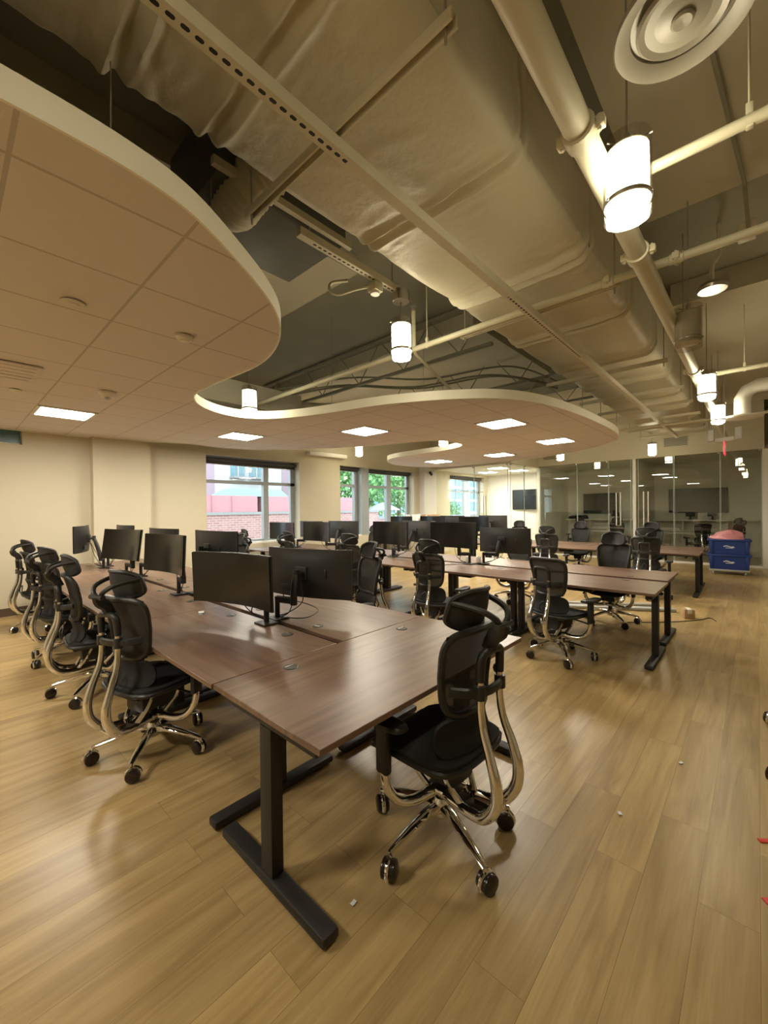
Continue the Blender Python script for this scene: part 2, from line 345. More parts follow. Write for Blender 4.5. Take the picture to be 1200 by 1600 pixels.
def pane(a, b, z0, z1, mat, name=None):
    if name is None: name = 'window_%d' % gi[0]; gi[0] += 1
    o = struct(MB().box(a+(z0,), b+(z1,)).build(name, mat))
    for e in (0, 1):
        lo = list(a); hi = list(b); k = 0 if b[0]-a[0] > b[1]-a[1] else 1
        if e: lo[k] = hi[k]-.009
        else: hi[k] = lo[k]+.009
        MB().box((lo[0]-.0015*k, lo[1]-.0015*(1-k), z0), (hi[0]+.0015*k, hi[1]+.0015*(1-k), z1)).build('polished_edge', 'gedge', o)
    return o
def clips(par, x, y, zs):
    for z in zs: MB().box((x-.02, y-.025, z-.02), (x+.02, y+.025, z+.02), .004).build('clip', 'steel', par)
for (a, b) in ((5.44, 4.235), (4.225, 3.34), (1.70, .725), (.715, -.07)):
    p = pane((GX-.006, b), (GX+.006, a), .05, 2.94, 'pglass'); clips(p, GX, b+.03, (2.92, .07))
def pull(par, y):
    MB().tube([(GX-.06, y-.055, 1.0), (GX-.06, y-.055, 1.98), (GX-.06, y+.055, 1.98), (GX-.06, y+.055, 1.0)], .016, 8, closed=True).build('handle', 'white', par)
d = pane((GX-.006, 2.74), (GX+.006, 3.325), .05, 2.94, 'pglass', 'door_1'); pull(d, 3.06)
d = pane((GX-.006, 1.715), (GX+.006, 2.56), .05, 2.94, 'pglass', 'door_2'); pull(d, 2.36)
for (a, b) in ((5.56, 6.7), (6.72, 8.2)): clips(pane((11.6, a), (11.612, b), .02, 2.9, 'cglass'), 11.606, a+.03, (2.88, .05))
for (a, b) in ((11.62, 12.6), (12.62, 13.6)): clips(pane((a, 5.49), (b, 5.502), .02, 2.9, 'cglass'), a+.03, 5.496, (2.88, .05))
d = struct(MB().tube([(11.54, 6.35, .9), (11.54, 6.35, 1.95), (11.54, 6.27, 1.95), (11.54, 6.27, .9)], .013, 8, closed=True).build('door_3', 'alu'))

# ------------------------------------------------------------------ suspended cloud
OUT = [(-3.2, 1.95), (-1.5, 1.82), (-.4, 1.74), (.14, 1.72), (.49, 1.73), (.76, 1.80), (1.1, 2.0), (1.34, 2.17), (1.54, 2.36), (1.72, 2.63), (1.85, 2.97), (1.9, 3.33), (1.88, 3.89), (1.87, 4.4), (1.96, 4.72), (2.16, 4.98), (2.45, 5.16), (2.77, 5.2), (3.05, 5.05), (3.24, 4.78), (3.43, 4.28), (3.62, 3.5), (3.78, 3.1), (4.05, 2.62), (4.42, 2.21), (4.94, 1.97), (5.8, 1.83), (7.03, 1.78), (7.9, 1.80), (8.6, 1.94), (9.12, 2.25), (9.6, 2.7), (10.02, 3.25), (10.35, 4.2), (10.42, 5.11), (10.48, 6.3), (10.33, 7.05), (9.86, 7.55), (8.98, 7.66), (8.3, 7.4), (7.8, 7.0), (7.58, 6.5), (7.52, 5.9), (7.46, 5.05), (7.25, 4.5), (6.92, 4.3), (6.4, 4.35), (6.1, 4.8), (5.95, 5.53), (5.43, 6.48), (4.9, 7.3), (4.5, 7.75), (3.9, 7.95), (3.2, 7.9), (2.8, 8.05), (2.6, 8.18), (1.76, 8.2), (1.72, 8.38), (-3.2, 8.38)]
ZC = 2.83
def outline():
    pts = [Vector((x, y, 0)) for x, y in OUT]
    core = pts[1:-7]; s_, _ = catmull(core, [0]*len(core), 6)
    return [pts[0]]+s_+pts[-7:]
ol = outline()
cloud = tag(empty('ceiling_cloud', (0, 0, 0)), 'large free-form suspended tile ceiling with a pale curved rim', 'ceiling cloud')
MB().prism([(p.x, p.y) for p in ol], ZC+.008, ZC+.03).build('tile_field', 'tile', cloud)
def offset_loop(L, d):
    n = len(L); o = []
    for i in range(n):
        t = (L[(i+1) % n]-L[i-1]); t.z = 0; t.normalize(); o.append(L[i]+Vector((t.y, -t.x, 0))*d)
    return o
m = MB(); n = len(ol); oo = offset_loop(ol, .012)
vs = [(p.x, p.y, ZC-.002) for p in ol]+[(p.x, p.y, ZC+.105) for p in ol]+[(p.x, p.y, ZC-.002) for p in oo]+[(p.x, p.y, ZC+.105) for p in oo]
fs = []
for i in range(n):
    j = (i+1) % n; fs += [[i, j, n+j, n+i], [2*n+i, 3*n+i, 3*n+j, 2*n+j], [i, 2*n+i, 2*n+j, j], [n+i, n+j, 3*n+j, 3*n+i]]
m.add(vs, fs).build('rim', 'rim', cloud)
def panel(cx, cy, label, z=ZC, s=.6):
    t = tag(empty('ceiling_light', (cx, cy, z)), label, 'ceiling light', 'square recessed ceiling lights')
    h = s/2; m = MB()
    for (a, b) in (((-h, -h), (h, -h+.035)), ((-h, h-.035), (h, h)), ((-h, -h+.035), (-h+.035, h-.035)), ((h-.035, -h+.035), (h, h-.035))): m.box(a+(-.012,), b+(.006,))
    m.build('frame', 'white', t)
    MB().slab(lambda u, v: (u*(h-.036), v*(h-.036), -.004+.0*u), 2, 2, .004).build('diffuser', 'panel', t)
    MB().box((-.004, -h+.04, -.010), (.004, h-.04, -.005)).build('seam_bar', 'white', t)
for (x, y, l) in ((1.09, 6.54, 'square lit ceiling panel nearest the left wall'), (3.48, 6.5, 'square lit ceiling panel in front of the brick-view window'), (4.68, 4.7, 'square lit ceiling panel behind the dip of the curved rim'), (5.75, 2.85, 'large square lit ceiling panel close to the curved front edge of the cloud'), (8.0, 2.86, 'square lit ceiling panel near the rounded far end of the cloud'), (9.05, 4.55, 'square lit ceiling panel second nearest the glass rooms'), (9.05, 6.3, 'square lit ceiling panel on the lobe before the tree-view window'), (-1.35, 5.3, 'added square ceiling panel, unseen beyond the left picture edge, farther one'), (-1.35, 2.7, 'added square ceiling panel, unseen beyond the left picture edge, nearer one')):  # last two panels are unseen, added to brighten the room from the left
    panel(x, y, l)
for (x, y, l) in ((12.8, 6.5, 'lit ceiling panel just inside the corner glass room'), (14.0, 7.5, 'lit ceiling panel over the corner room window'), (14.2, 6.4, 'lit ceiling panel before the corner room screen')):
    panel(x, y, l, 2.915)
def disc(name, x, y, z, r, h, label, cat, mat='white', lens=None, group=None):
    t = tag(empty(name, (x, y, z)), label, cat, group)
    MB().lathe([(r, 0), (r, -h*.5), (r*.75, -h), (0, -h)], n=24).build('housing', mat, t)
    if lens: MB().lathe([(r*.35, -h), (r*.3, -h-.02), (0, -h-.03)], n=16).build('lens', lens, t)
    else: MB().lathe([(r*.5, -h), (r*.45, -h-.006), (0, -h-.006)], n=16).build('cover', mat, t)
disc('smoke_detector', 1.22, 3.08, ZC, .06, .03, 'round white detector on the tile nearest the curved rim', 'detector')
disc('cover_plate', .56, 3.07, ZC, .065, .008, 'flat round cover plate flush in the tile above the near desks', 'cover plate', 'tile')
disc('strobe_light', 1.22, 5.1, ZC, .085, .05, 'white round strobe with a clear lens before the left wall lamp panel', 'strobe', 'white', 'steel')
disc('sprinkler_cover', .54, 5.65, ZC, .05, .012, 'small pale sprinkler cover beside the recessed air grille', 'sprinkler')
t = tag(empty('air_grille', (.35, 4.9, ZC)), 'square recessed air grille at the left edge of the cloud', 'air grille')
MB().box((-.28, -.28, -.012), (.28, .28, .0), .004).build('frame', 'tile', t)
m = MB(); [m.box((-.24, -.22+.11*k, -.018), (.24, -.19+.11*k, -.0125)) for k in range(5)]; m.build('slats', 'tile', t)

# ------------------------------------------------------------------ duct and services overhead
DL, DR, DZ, DT = 2.14, .92, 3.45, 4.12
SEAMS = [-1.45, -.25, .54, .96, 2.14, 3.32, 4.58, 5.9, 7.1, 8.3, 9.5, 10.7, 11.9]
def duct_mesh():
    m = MB(); prof = []
    r = .11
    def arc(cx, cz, a0, a1, k): return [(cx+r*math.cos(a), cz+r*math.sin(a)) for a in [a0+(a1-a0)*i/k for i in range(k+1)]]
    prof += [(DR, DT-.1-.1*i) for i in range(5)]
    prof += arc(DR+r, DZ+r, PI, 1.5*PI, 6)
    prof += [(DR+r+(DL-DR-2*r)*i/26, DZ) for i in range(1, 26)]
    prof += arc(DL-r, DZ+r, 1.5*PI, 2*PI, 6)
    prof += [(DL, DT-.5+.1*i) for i in range(5)]
    prof += [(DL-.1, DT), (DR+.1, DT)]
    xs = []; x = -2.2
    while x < 12.6: xs.append(x); x += .016 if x < 4.6 else .03
    k = len(prof); vs = []
    for x in xs:
        d = min(abs(x-s) for s in SEAMS); nx = min(SEAMS, key=lambda s: abs(x-s))
        amp = 1.4 if x < 3.6 else .8
        for (y, z) in prof:
            side = -1 if y < (DL+DR)/2 else 1
            edge = abs(y-(DL+DR)/2)/((DL-DR)/2)
            w1 = noise.noise(Vector((x*1.3, y*1.9, z*2+3)))*.022
            w2 = max(0, noise.noise(Vector((x*6+5*y, y*2.4-2*x, z*2)))-.12)*.05*max(0, noise.noise(Vector((x*.9+7, y*.9, 0)))+.25)*(.9 if x < 1.6 else .7)
            fall = math.exp(-(d/.22)**2)
            seam = (.028 if x < 2.9 else .042)*math.exp(-((d-.05)/.022)**2)-(.020 if x < 2.9 else .03)*math.exp(-(d/.018)**2)
            wr = noise.noise(Vector((x*18, y*6, z*5)))*.028*fall*max(.2, noise.noise(Vector((x, y*2.2, 4)))+.4)
            sag = .03*(1-min(1, d/.5))
            down = (w1+w2-.01)*amp*.8+seam+wr*amp-sag*.4
            if z < DZ+.06: vs.append((x, y, z-down))
            elif z < DT-.01: vs.append((x, y+side*(down*.8), z-(.02 if z < DZ+.2 else 0)*w1))
            else: vs.append((x, y, z))
    fs = []
    for i in range(len(xs)-1):
        for j in range(k): fs.append([i*k+j, i*k+(j+1) % k, (i+1)*k+(j+1) % k, (i+1)*k+j])
    fs += [list(range(k)), [(len(xs)-1)*k+j for j in range(k)]]
    return m.add(vs, fs)
tag(duct_mesh().build('air_duct', 'duct', sharp=70), 'huge insulation-wrapped rectangular duct running the length of the ceiling', 'duct')
for i, (x, l) in enumerate(((1.28, 'trapeze hanger bar under the duct nearest the camera'), (3.68, 'trapeze hanger bar under the duct beside the crossing sprinkler pipe'), (6.0, 'trapeze hanger bar under the duct above the rim of the cloud'), (7.5, 'thin hanger bar under the duct after the cloud rim bar'), (8.6, 'hanger bar under the duct with three bars beyond it'), (9.8, 'hanger bar third from the glass rooms under the duct'), (11.0, 'hanger bar second from the glass rooms under the duct'), (12.2, 'last hanger bar under the duct by the glass room header'))):
    t = tag(empty('duct_hanger', (x, 0, 3.332)), l, 'hanger', 'trapeze hangers under the duct')
    m = MB(); m.box((-.024, .80, .016), (.024, 2.26, .022)); m.box((-.024, .80, -.024), (-.014, 2.26, .016)); m.box((.014, .80, -.024), (.024, 2.26, .016)); m.build('bar', 'strut', t)
    for y in (.84, 2.22): MB().tube([(0, y, -.07), (0, y, SLAB-3.37)], .006, 6).build('rod', 'wire', t)
def channel(name, a, b, y, z, wd, label, holes):
    t = tag(empty(name, (a, y, z)), label, 'strut channel'); L = b-a; h = wd/2
    m = MB(); m.box((0, -h, -h+.004), (L, -h+.004, h)); m.box((0, h-.004, -h+.004), (L, h, h)); x = 0
    for (x0, x1, st) in holes:
        m.box((x, -h, -h), (x0-a, h, -h+.004)); m.box((x0-a, -h, -h), (x1-a, h, -h+.004), mi=1); x = x1-a
    m.box((x, -h, -h), (L, h, -h+.004)); m.build('channel', ['strut', 'perf'], t)
    return t
t = channel('strut_channel', -1.0, 12.4, 1.47, 3.275, .06, 'long slotted strut channel fixed beneath the big duct', [(.1, 1.36, .052), (3.1, 4.9, .05)])
for x in (1.28, 3.68, 6.0, 8.6): MB().tube([(x+1, 0, .0), (x+1, 0, .04)], .012, 8).build('bolt', 'wire', t)
t = channel('strut_channel', 1.82, 3.0, 2.5, 3.62, .06, 'short slotted strut hung above the pendant in the gap of the cloud', [(1.95, 2.9, .05)])
for x in (.1, 1.05): MB().tube([(x, 0, .03), (x, 0, SLAB-3.62)], .005, 6).build('rod', 'wire', t)
t = tag(empty('junction_box', (2.66, 2.52, 3.56)), 'pale junction box with a looped conduit on the short strut', 'junction box')
MB().box((-.05, -.05, -.06), (.05, .05, .02), .006).build('box', 'pipe', t); MB().lathe([(.045, -.06), (.04, -.08), (0, -.085)], n=16).build('cover', 'white', t)
MB().tube([(-.04, 0, -.02), (-.12, .14, -.03), (-.16, .30, -.03), (-.22, .36, .0), (-.2, .36, .08), (-.1, .25, .1)], .014, 8, smooth_path=5).build('conduit', 'pipe', t)
def coupling(par, c, axis, r):
    m = MB(); c = Vector(c)
    m.lathe([(r*1.0, -.045), (r*1.22, -.04), (r*1.22, .04), (r*1.0, .045)], c, 16, axis=axis)
    for s in (-1, 1):
        o = Vector((0, 0, 0)); o[0 if axis == 'y' else 1] = s*r*1.35
        m.box(c+o-Vector((.022, .022, .022)), c+o+Vector((.022, .022, .022)), .006)
        m.tube([c+o-Vector((0, 0, .035)), c+o+Vector((0, 0, .035))], .009, 6)
    m.build('coupling', 'pipe', par)
def hang(par, p, r=.006, top=SLAB):
    MB().tube([p, (p[0], p[1], top)], r, 6).build('rod', 'wire', par)
t = tag(empty('sprinkler_pipe', (-2, .57, 3.2)), 'thick cream main pipe running beside the duct with clamp couplings', 'pipe')
MB().tube([(-1, 0, 0), (14.8, 0, 0)], .057, 20).build('pipe_run', 'pipe', t)
for x in (3.93, 5.1, 8.2, 9.8, 12.0): coupling(t, (x, 0, 0), 'x', .057)
hang(t, (7.3, 0, .05), top=SLAB-3.2)
for x in (10.9, 13.4): hang(t, (x, 0, .05), top=.92)
def branch(x, y0, y1, z, r, label, cps, rods, top=SLAB):
    t = tag(empty('sprinkler_pipe', (x, y0, z)), label, 'pipe')
    MB().tube([(0, 0, 0), (0, y1-y0, 0)], r, 14).build('pipe_run', 'pipe', t)
    for y in cps: coupling(t, (0, y-y0, 0), 'y', r)
    for y in rods:
        MB().tube([(0, y-y0, 0), (0, y-y0, top-z)], .0065, 6).build('rod', 'pipe', t); MB().box((-.014, y-y0-.014, -r-.006), (.014, y-y0+.014, r+.05), .004).build('clevis', 'pipe', t)
branch(3.57, -2.6, 6.3, 3.32, .03, 'cross pipe passing under the duct and over the cloud', (.86, .42), (2.62,))
branch(2.51, -2.6, .57, 3.3, .028, 'branch pipe leaving the main beside the nearest pendant', (), (.02,), 4.2)
branch(6.97, -2.6, .57, 3.3, .03, 'branch pipe leaving the main at the far paired pendants', (), (.12,), 4.12)
branch(10.2, -2.6, 2.6, 3.25, .026, 'farthest cross pipe running below the end of the duct', (), (1.0,))
t = tag(empty('sprinkler_pipe', (3.57, 2.8, 3.32)), 'thin branch pipe from the cross pipe toward the windows with an upright sprinkler', 'pipe')
MB().tube([(0, 0, 0), (.06, .02, -.03), (4.2, 1.4, -.03)], .02, 10).build('pipe_run', 'pipe', t); MB().tube([(.0, 0, 0), (.0, 0, .42)], .024, 10).build('riser', 'pipe', t); MB().lathe([(.01, .42), (.022, .44), (.012, .47), (.035, .475), (0, .48)], n=12).build('sprinkler_head', 'wire', t)

def pendant(x, y, z, label, lit=True, top=4.2, canopy=None):
    t = tag(empty('pendant_lamp', (x, y, z)), label, 'pendant lamp', 'drum pendant lamps'); r = .1
    m = MB(); nseg = 28
    m.lathe([(r, -.18), (r, .18)], n=nseg); m.f = m.f[:nseg]; m.mi = m.mi[:nseg]; m.sm = m.sm[:nseg]; m.build('glass_sleeve', 'lglass', t)
    mt = 'lamp' if lit else 'frost'
    MB().lathe([(.089, -.135), (.089, .125)], n=nseg).build('diffuser', mt, t)
    MB().lathe([(.0, -.137), (.084, -.137), (.0885, -.135), (.084, -.13), (0, -.13)], n=nseg).build('bottom_lens', 'lampb' if lit else 'frost', t)
    MB().lathe([(0, .128), (.088, .126), (.09, .130), (.088, .136), (0, .136)], n=nseg).build('top_cap', 'strut', t)
    m = MB(); m.tube([(.097*math.cos(a), .097*math.sin(a), -.105) for a in [2*PI*k/28 for k in range(28)]], .007, 6, closed=True, flat=1.8)
    for k in range(3):
        a = 2*PI*k/3+.4; m.tube([(.095*math.cos(a), .095*math.sin(a), -.105), (.108*math.cos(a), .108*math.sin(a), -.105)], .007, 6)
    m.build('ring', 'steel', t)
    m = MB(); m.lathe([(.02, .13), (.02, .2), (.008, .22)], n=12)
    for k in range(3): a = 2*PI*k/3+.4; m.tube([(0, 0, .16), (.106*math.cos(a), .106*math.sin(a), .155)], .004, 6)
    m.build('holder', 'steel', t)
    MB().tube([(0, 0, .2), (0, 0, top-z)], .005, 6).build('cord', 'wire', t)
    if canopy: MB().lathe([(.075, canopy-.05), (.08, canopy-.045), (.08, canopy+.05), (.05, canopy+.055), (0, canopy+.055)], n=24).build('canopy', 'steel', t)
pendant(2.22, .45, 3.1, 'glowing drum pendant hanging nearest the camera by the thick pipe')
pendant(2.97, 2.48, 3.16, 'glowing drum pendant under a silver canopy in the middle of the picture', canopy=.40, top=3.6)
pendant(2.8, 4.98, 3.02, 'glowing drum pendant in the bay of the curved cloud rim')
pendant(4.42, .44, 3.1, 'unlit drum pendant beside the duct', lit=False, top=4.38)
pendant(6.55, .47, 3.06, 'glowing drum pendant, nearer of the two lit lamps beyond the unlit one', top=4.1)
pendant(8.7, .48, 3.07, 'glowing drum pendant, farther of the two lit lamps beyond the unlit one', top=4.1)
pendant(12.4, 2.0, 3.02, 'small glowing drum pendant hanging before the meeting room header', top=4.1)
pendant(11.9, 4.12, 3.04, 'small glowing drum pendant just past the rounded end of the cloud')
pendant(7.25, 7.5, 3.08, 'glowing drum pendant in front of the pier between the windows')
pendant(7.0, 4.75, 3.0, 'glowing drum pendant tucked in the second notch of the cloud')
pendant(0.0, .45, 3.1, 'added unseen drum pendant above the camera, before the nearest one in view')  # unseen lamp added to light the near duct and ceiling
pendant(6.6, -1.8, 3.1, 'added drum pendant, unseen beyond the right picture edge', top=4.1)  # out-of-view lamp added to raise the light in the room
t = tag(empty('air_diffuser', (1.9, .2, 3.36)), 'big round white air diffuser with stepped rings at the top right', 'air diffuser')
MB().lathe([(.12, .16), (.16, .1), (.215, .035), (.228, .012), (.222, .0), (.20, .008), (.17, .03), (.165, .05)], n=48).build('outer_ring', 'shaded_white', t)
MB().lathe([(.15, .02), (.14, .01), (.10, .03), (.095, .05)], n=40).build('middle_ring', 'shaded_white', t)
MB().lathe([(.075, .02), (.07, .012), (.05, .03), (.04, .05)], n=32).build('inner_ring', 'shaded_white', t)
MB().lathe([(0, .004), (.03, .0), (.038, .006), (.034, .014), (0, .02)], n=24).build('centre_cap', 'shaded_white', t)
MB().lathe([(0, .012), (.075, .012), (.12, .04), (.2, .04), (.2, .05), (0, .055)], n=32).build('back_cone', 'shaded_white', t)
MB().lathe([(.11, .06), (.11, .8)], n=32).build('neck', 'sheet', t)
# flexible duct, terminal box, plenum odds and ends
t = tag(empty('flexible_duct', (1.55, 2.2, 3.72)), 'crumpled flexible duct elbow poking out of the big duct', 'duct')
pp, rr = catmull([Vector(p) for p in ((0, -.15, .1), (-.06, .12, .08), (-.12, .3, 0), (-.12, .48, -.02), (-.1, .62, .05))], [.15]*5, 12); rr = [q*(1+.05*math.sin(i*1.9)) for i, q in enumerate(rr)]
MB().tube(pp, rr, 22).build('hose', 'duct', t)
t = tag(empty('air_terminal_box', (1.75, 2.85, 3.7)), 'dark sheet metal air box in the gap between duct and cloud', 'air box')
MB().box((-.55, -.4, 0), (.5, .4, .5), .01).build('casing', 'sheet', t); MB().box((-.6, -.42, -.02), (.55, -.38, .03)).build('flange', 'strut', t); MB().box((-.35, -.41, .15), (-.15, -.402, .3)).build('data_plate', 'mark', t)
t = tag(empty('branch_duct', (4.2, 6.5, 3.3)), 'pale branch duct seen through the bay of the cloud', 'duct')
MB().box((-2.6, -.22, 0), (.4, .22, .4), .02).build('duct_run', 'soffit', t); MB().tube([(.4, 0, .2), (.65, 0, .2), (.9, -.25, .18), (1.0, -.6, .15)], [.16, .17, .165, .16], 18, smooth_path=6).build('flexible_hose', 'duct', t)
def truss(x, y0, y1, z0, z1, label):
    t = tag(empty('roof_truss', (x, y0, z0)), label, 'truss', 'steel web trusses under the slab'); L = y1-y0; h = z1-z0
    MB().box((-.03, 0, -.02), (.03, L, .02)).build('bottom_chord', 'slab', t); MB().box((-.03, 0, h-.02), (.03, L, h+.02)).build('top_chord', 'slab', t)
    k = int(L/.5); pts = [(0, L*i/k, 0 if i % 2 else h) for i in range(k+1)]
    MB().tube(pts, .012, 6).build('web', 'slab', t)
truss(5.0, 2.6, 8.2, 3.75, 4.36, 'steel web truss beyond the middle pendant'); truss(6.9, 2.6, 8.2, 3.75, 4.36, 'steel web truss above the far rim of the cloud'); truss(8.8, 2.4, 8.2, 3.75, 4.36, 'farthest steel web truss behind the end of the duct')
for i, (z, dy) in enumerate(((3.75, 0), (3.7, .12), (3.82, .3))):
    pts = [(3.4+i*.1, 8.0, z+.1), (4.0, 7.0-dy, z-.08), (4.9, 5.6-dy, z+.06), (5.6, 4.4-dy, z-.07), (6.3, 3.3-dy, z+.05), (7.4, 2.6, z-.04)]
    tag(MB().tube(pts, .016, 6, smooth_path=8).build('draped_cable', 'slab'), ('slack cable bundle draped over the cloud, lowest strand', 'slack cable strand draped over the cloud, middle one', 'slack cable strand draped over the cloud, highest one')[i], 'cable', 'cables draped in the plenum')
for (x, y, l) in ((3.9, 4.6, 'thin hanger wire holding the cloud behind the middle pendant'), (4.8, 3.6, 'thin hanger wire holding the cloud right of the middle pendant'), (2.3, 5.9, 'thin hanger wire beside the bay pendant'), (.5, 2.0, 'thin hanger wire holding the near edge of the cloud'), (1.2, 2.6, 'thin hanger wire by the bend of the near rim')):
    tag(MB().tube([(x, y, ZC+.03), (x+.02, y, SLAB)], .003, 5).build('hanger_wire', 'wire'), l, 'wire', 'hanger wires of the cloud')
t = tag(empty('duct_elbow', (8.9, .0, 3.0)), 'white round duct elbow dropping to a flat plate behind the far pendants', 'duct')
MB().tube([(0, .18, 0), (0, .18, .3), (0, .12, .42), (0, .0, .48), (0, -1.5, .48)], .11, 16).build('elbow', 'white', t); MB().lathe([(.0, -.015), (.26, -.015), (.27, .01), (.12, .03)], (0, .18, 0), 28).build('face_plate', 'white', t)
t = tag(empty('exit_sign', (10.0, .46, 2.76)), 'hanging exit sign seen edge on, glowing red', 'exit sign')
MB().box((-.03, -.14, .0), (.03, .14, .08), .006).build('canopy_box', 'grey', t); MB().box((-.22, -.008, -.25), (.22, .008, -.02)).build('face', 'redglow', t)
m = MB()
def bars(m, segs, ox, oz, s, y, th, flip=1):
    for (x0, z0, x1, z1) in segs: m.tube([(ox+flip*x0*s, y, oz+z0*s), (ox+flip*x1*s, y, oz+z1*s)], th, 6)
LT = {'E': ((0, 0, 0, 1), (0, 0, .6, 0), (0, .5, .5, .5), (0, 1, .6, 1)), 'X': ((0, 0, .6, 1), (0, 1, .6, 0)), 'I': ((.3, 0, .3, 1),), 'T': ((.3, 0, .3, 1), (0, 1, .6, 1))}
for i, ch in enumerate('EXIT'):
    bars(m, LT[ch], -.17+.09*i, -.2, .12, -.009, .008); bars(m, LT[ch], .17-.09*i, -.2, .12, .009, .008, -1)
m.build('lettering', 'mark', t); MB().tube([(0, 0, .08), (0, 0, 1.3)], .01, 8).build('stem', 'grey', t)
for s in (-1, 1): MB().box((-.04, s*.2-.05, .02), (.04, s*.2+.05, .24), .01).build('lamp_head', 'grey', t)
for (y, z0, w_, l) in ((1.66, 3.2, .26, 'louvred vent grille in the header above the right meeting room'), (5.06, 3.14, .2, 'small dark vent grille in the header left of the far pendant')):
    t = tag(empty('vent_grille', (GX-.065, y, z0)), l, 'vent grille', 'vent grilles on the header'); MB().box((-.012, -w_-.02, -.02), (0, w_+.02, .27), .004).build('frame', 'wall', t)
    m = MB(); [m.box((-.018, -w_, .01+.03*k), (-.0125, w_, .025+.03*k)) for k in range(8)]; m.build('louvres', 'sheet', t)
t = tag(empty('conduit_run', (4.6, -.05, 4.0)), 'thin conduit with a junction box fixed under the soffit edge', 'conduit')
MB().tube([(-2.4, .3, .17), (-.15, .12, .17), (.05, .1, -.1), (.3, -.1, -.1)], .014, 8).build('tube', 'slab', t); MB().box((.05, .05, -.16), (.17, .17, -.03), .008).build('box', 'strut', t)
t = tag(empty('motion_sensor', (5.35, .28, 3.75)), 'ceiling sensor on a bent conduit behind the unlit pendant', 'sensor')
MB().tube([(0, 0, .65), (0, 0, .35), (-.06, .05, .22), (-.06, .05, .02)], .02, 8, smooth_path=5).build('conduit', 'strut', t); MB().lathe([(.0, -.03), (.12, -.03), (.13, .0), (.1, .04), (0, .05)], (-.06, .05, 0), 20).build('dish', 'steel', t)
t = tag(empty('wall_heater', (6.85, 8.28, 3.0)), 'long pale slim fixture high on the pier between windows', 'fixture'); MB().box((-.62, -.1, -.06), (.62, .1, .04), .02).build('casing', 'white', t); MB().box((-.6, -.105, -.064), (.6, -.02, -.05), .004).build('lip', 'frost', t)
t = tag(empty('security_camera', (11.2, 8.1, 2.72)), 'small black dome camera on the white column', 'camera'); MB().box((-.03, .0, .02), (.03, .08, .1), .008).build('bracket', 'black', t); MB().lathe([(0, -.05), (.035, -.03), (.045, .0), (.045, .03), (0, .035)], n=16).build('dome', 'black', t)

# ------------------------------------------------------------------ desks
HT = .735
def make_desk(L, D, grom):
    """origin on the floor at the middle of the desk, length along local x"""
    r = empty('standing_desk', (0, 0, 0))
    MB().box((-L/2+.0015, -D/2, HT-.026), (L/2-.0015, D/2, HT), .0025, seg=1).build('desk_top', 'wood', r)
    for s in (-1, 1):
        x = s*(L/2-.06)
        l = MB().box((x-.028, -.042, .052), (x+.028, .042, .66), .004).build('leg', 'blk2', r)
        MB().box((x-.038, -D/2+.02, .008), (x+.038, D/2-.02, .05), .012).build('foot', 'blk2', l)
        MB().box((x-.03, -D/2+.06, .665), (x+.03, D/2-.06, .70), .004).build('side_bracket', 'blk2', l)
        m = MB(); [m.lathe([(.018, 0), (.018, .009)], (x, y, 0), 12) for y in (-D/2+.08, D/2-.08)]; m.build('glide', 'black', l)
    m = MB(); [m.box((-L/2+.06, y-.02, .668), (L/2-.06, y+.02, .706), .003) for y in (-.11, .11)]; m.build('crossbar', 'blk2', r)
    MB().box((-.13, -.08, .62), (.13, .08, .668), .006).build('control_box', 'black', r)
    for (gx, gy) in grom:
        g = MB().lathe([(.0, .003), (.036, .0035), (.04, .0), (.04, -.02)], (0, 0, 0), 24).build('grommet', 'grom', r); g.location = (gx, gy, HT)
        MB().box((-.026, .004, .0032), (.026, .016, .0048), .001).build('cable_slot', 'steel', g)
    return r
OR = ('first', 'second', 'third', 'fourth', 'fifth')
d = make_desk(1.61, .80, ((-.44, .3), (.46, .3))); d.location = (1.665, 1.5, 0)
tag(d, 'walnut desk set crosswise at the near end of the nearest bench', 'desk')
def row(xc, y0, n, L, D, rz, lab, grp, proto=None):
    for i in range(n):
        o = copy_tree(proto) if proto else make_desk(L, D, ((-.38, .29), (.38, .29)))
        if proto is None: proto = o; cache(o)
        o.location = (xc, y0+L*(i+.5), 0); o.rotation_euler = (0, 0, rz)
        tag(o, lab % OR[i], 'desk', grp)
    return proto
p1 = row(1.245, 1.905, 4, 1.524, .78, -PI/2, 'walnut desk, %s from the near end in the left row of the nearest bench', 'desks of the nearest bench')
row(2.08, 1.905, 4, 1.524, .78, PI/2, 'walnut desk, %s from the near end in the right row of the nearest bench', 'desks of the nearest bench', p1)
row(4.87, .72, 5, 1.5, .80, -PI/2, 'walnut desk, %s from the open end in the left row of the middle bench', 'desks of the middle bench', p1)
row(5.76, .74, 5, 1.5, .80, PI/2, 'walnut desk, %s from the open end in the right row of the middle bench', 'desks of the middle bench', p1)
row(8.95, .74, 5, 1.5, .80, -PI/2, 'walnut desk, %s from the open end in the left row of the far bench', 'desks of the far bench', p1)
row(9.8, .76, 5, 1.5, .80, PI/2, 'walnut desk, %s from the open end in the right row of the far bench', 'desks of the far bench', p1)

for (x, y0, y1, l) in ((1.662, 1.95, 7.98, 'black cable tray under the seam of the nearest bench'), (5.315, .78, 8.1, 'black cable tray under the seam of the middle bench'), (9.375, .8, 8.1, 'black cable tray under the seam of the far bench')):
    t = tag(empty('cable_tray', (x, y0, .66)), l, 'cable tray', 'cable trays under the benches'); L = y1-y0
    MB().box((-.05, 0, 0), (.05, L, .004)).build('tray_floor', 'black', t)
    for sx in (-1, 1): MB().box((sx*.05-.002, 0, 0), (sx*.05+.002, L, .044)).build('tray_wall', 'black', t)

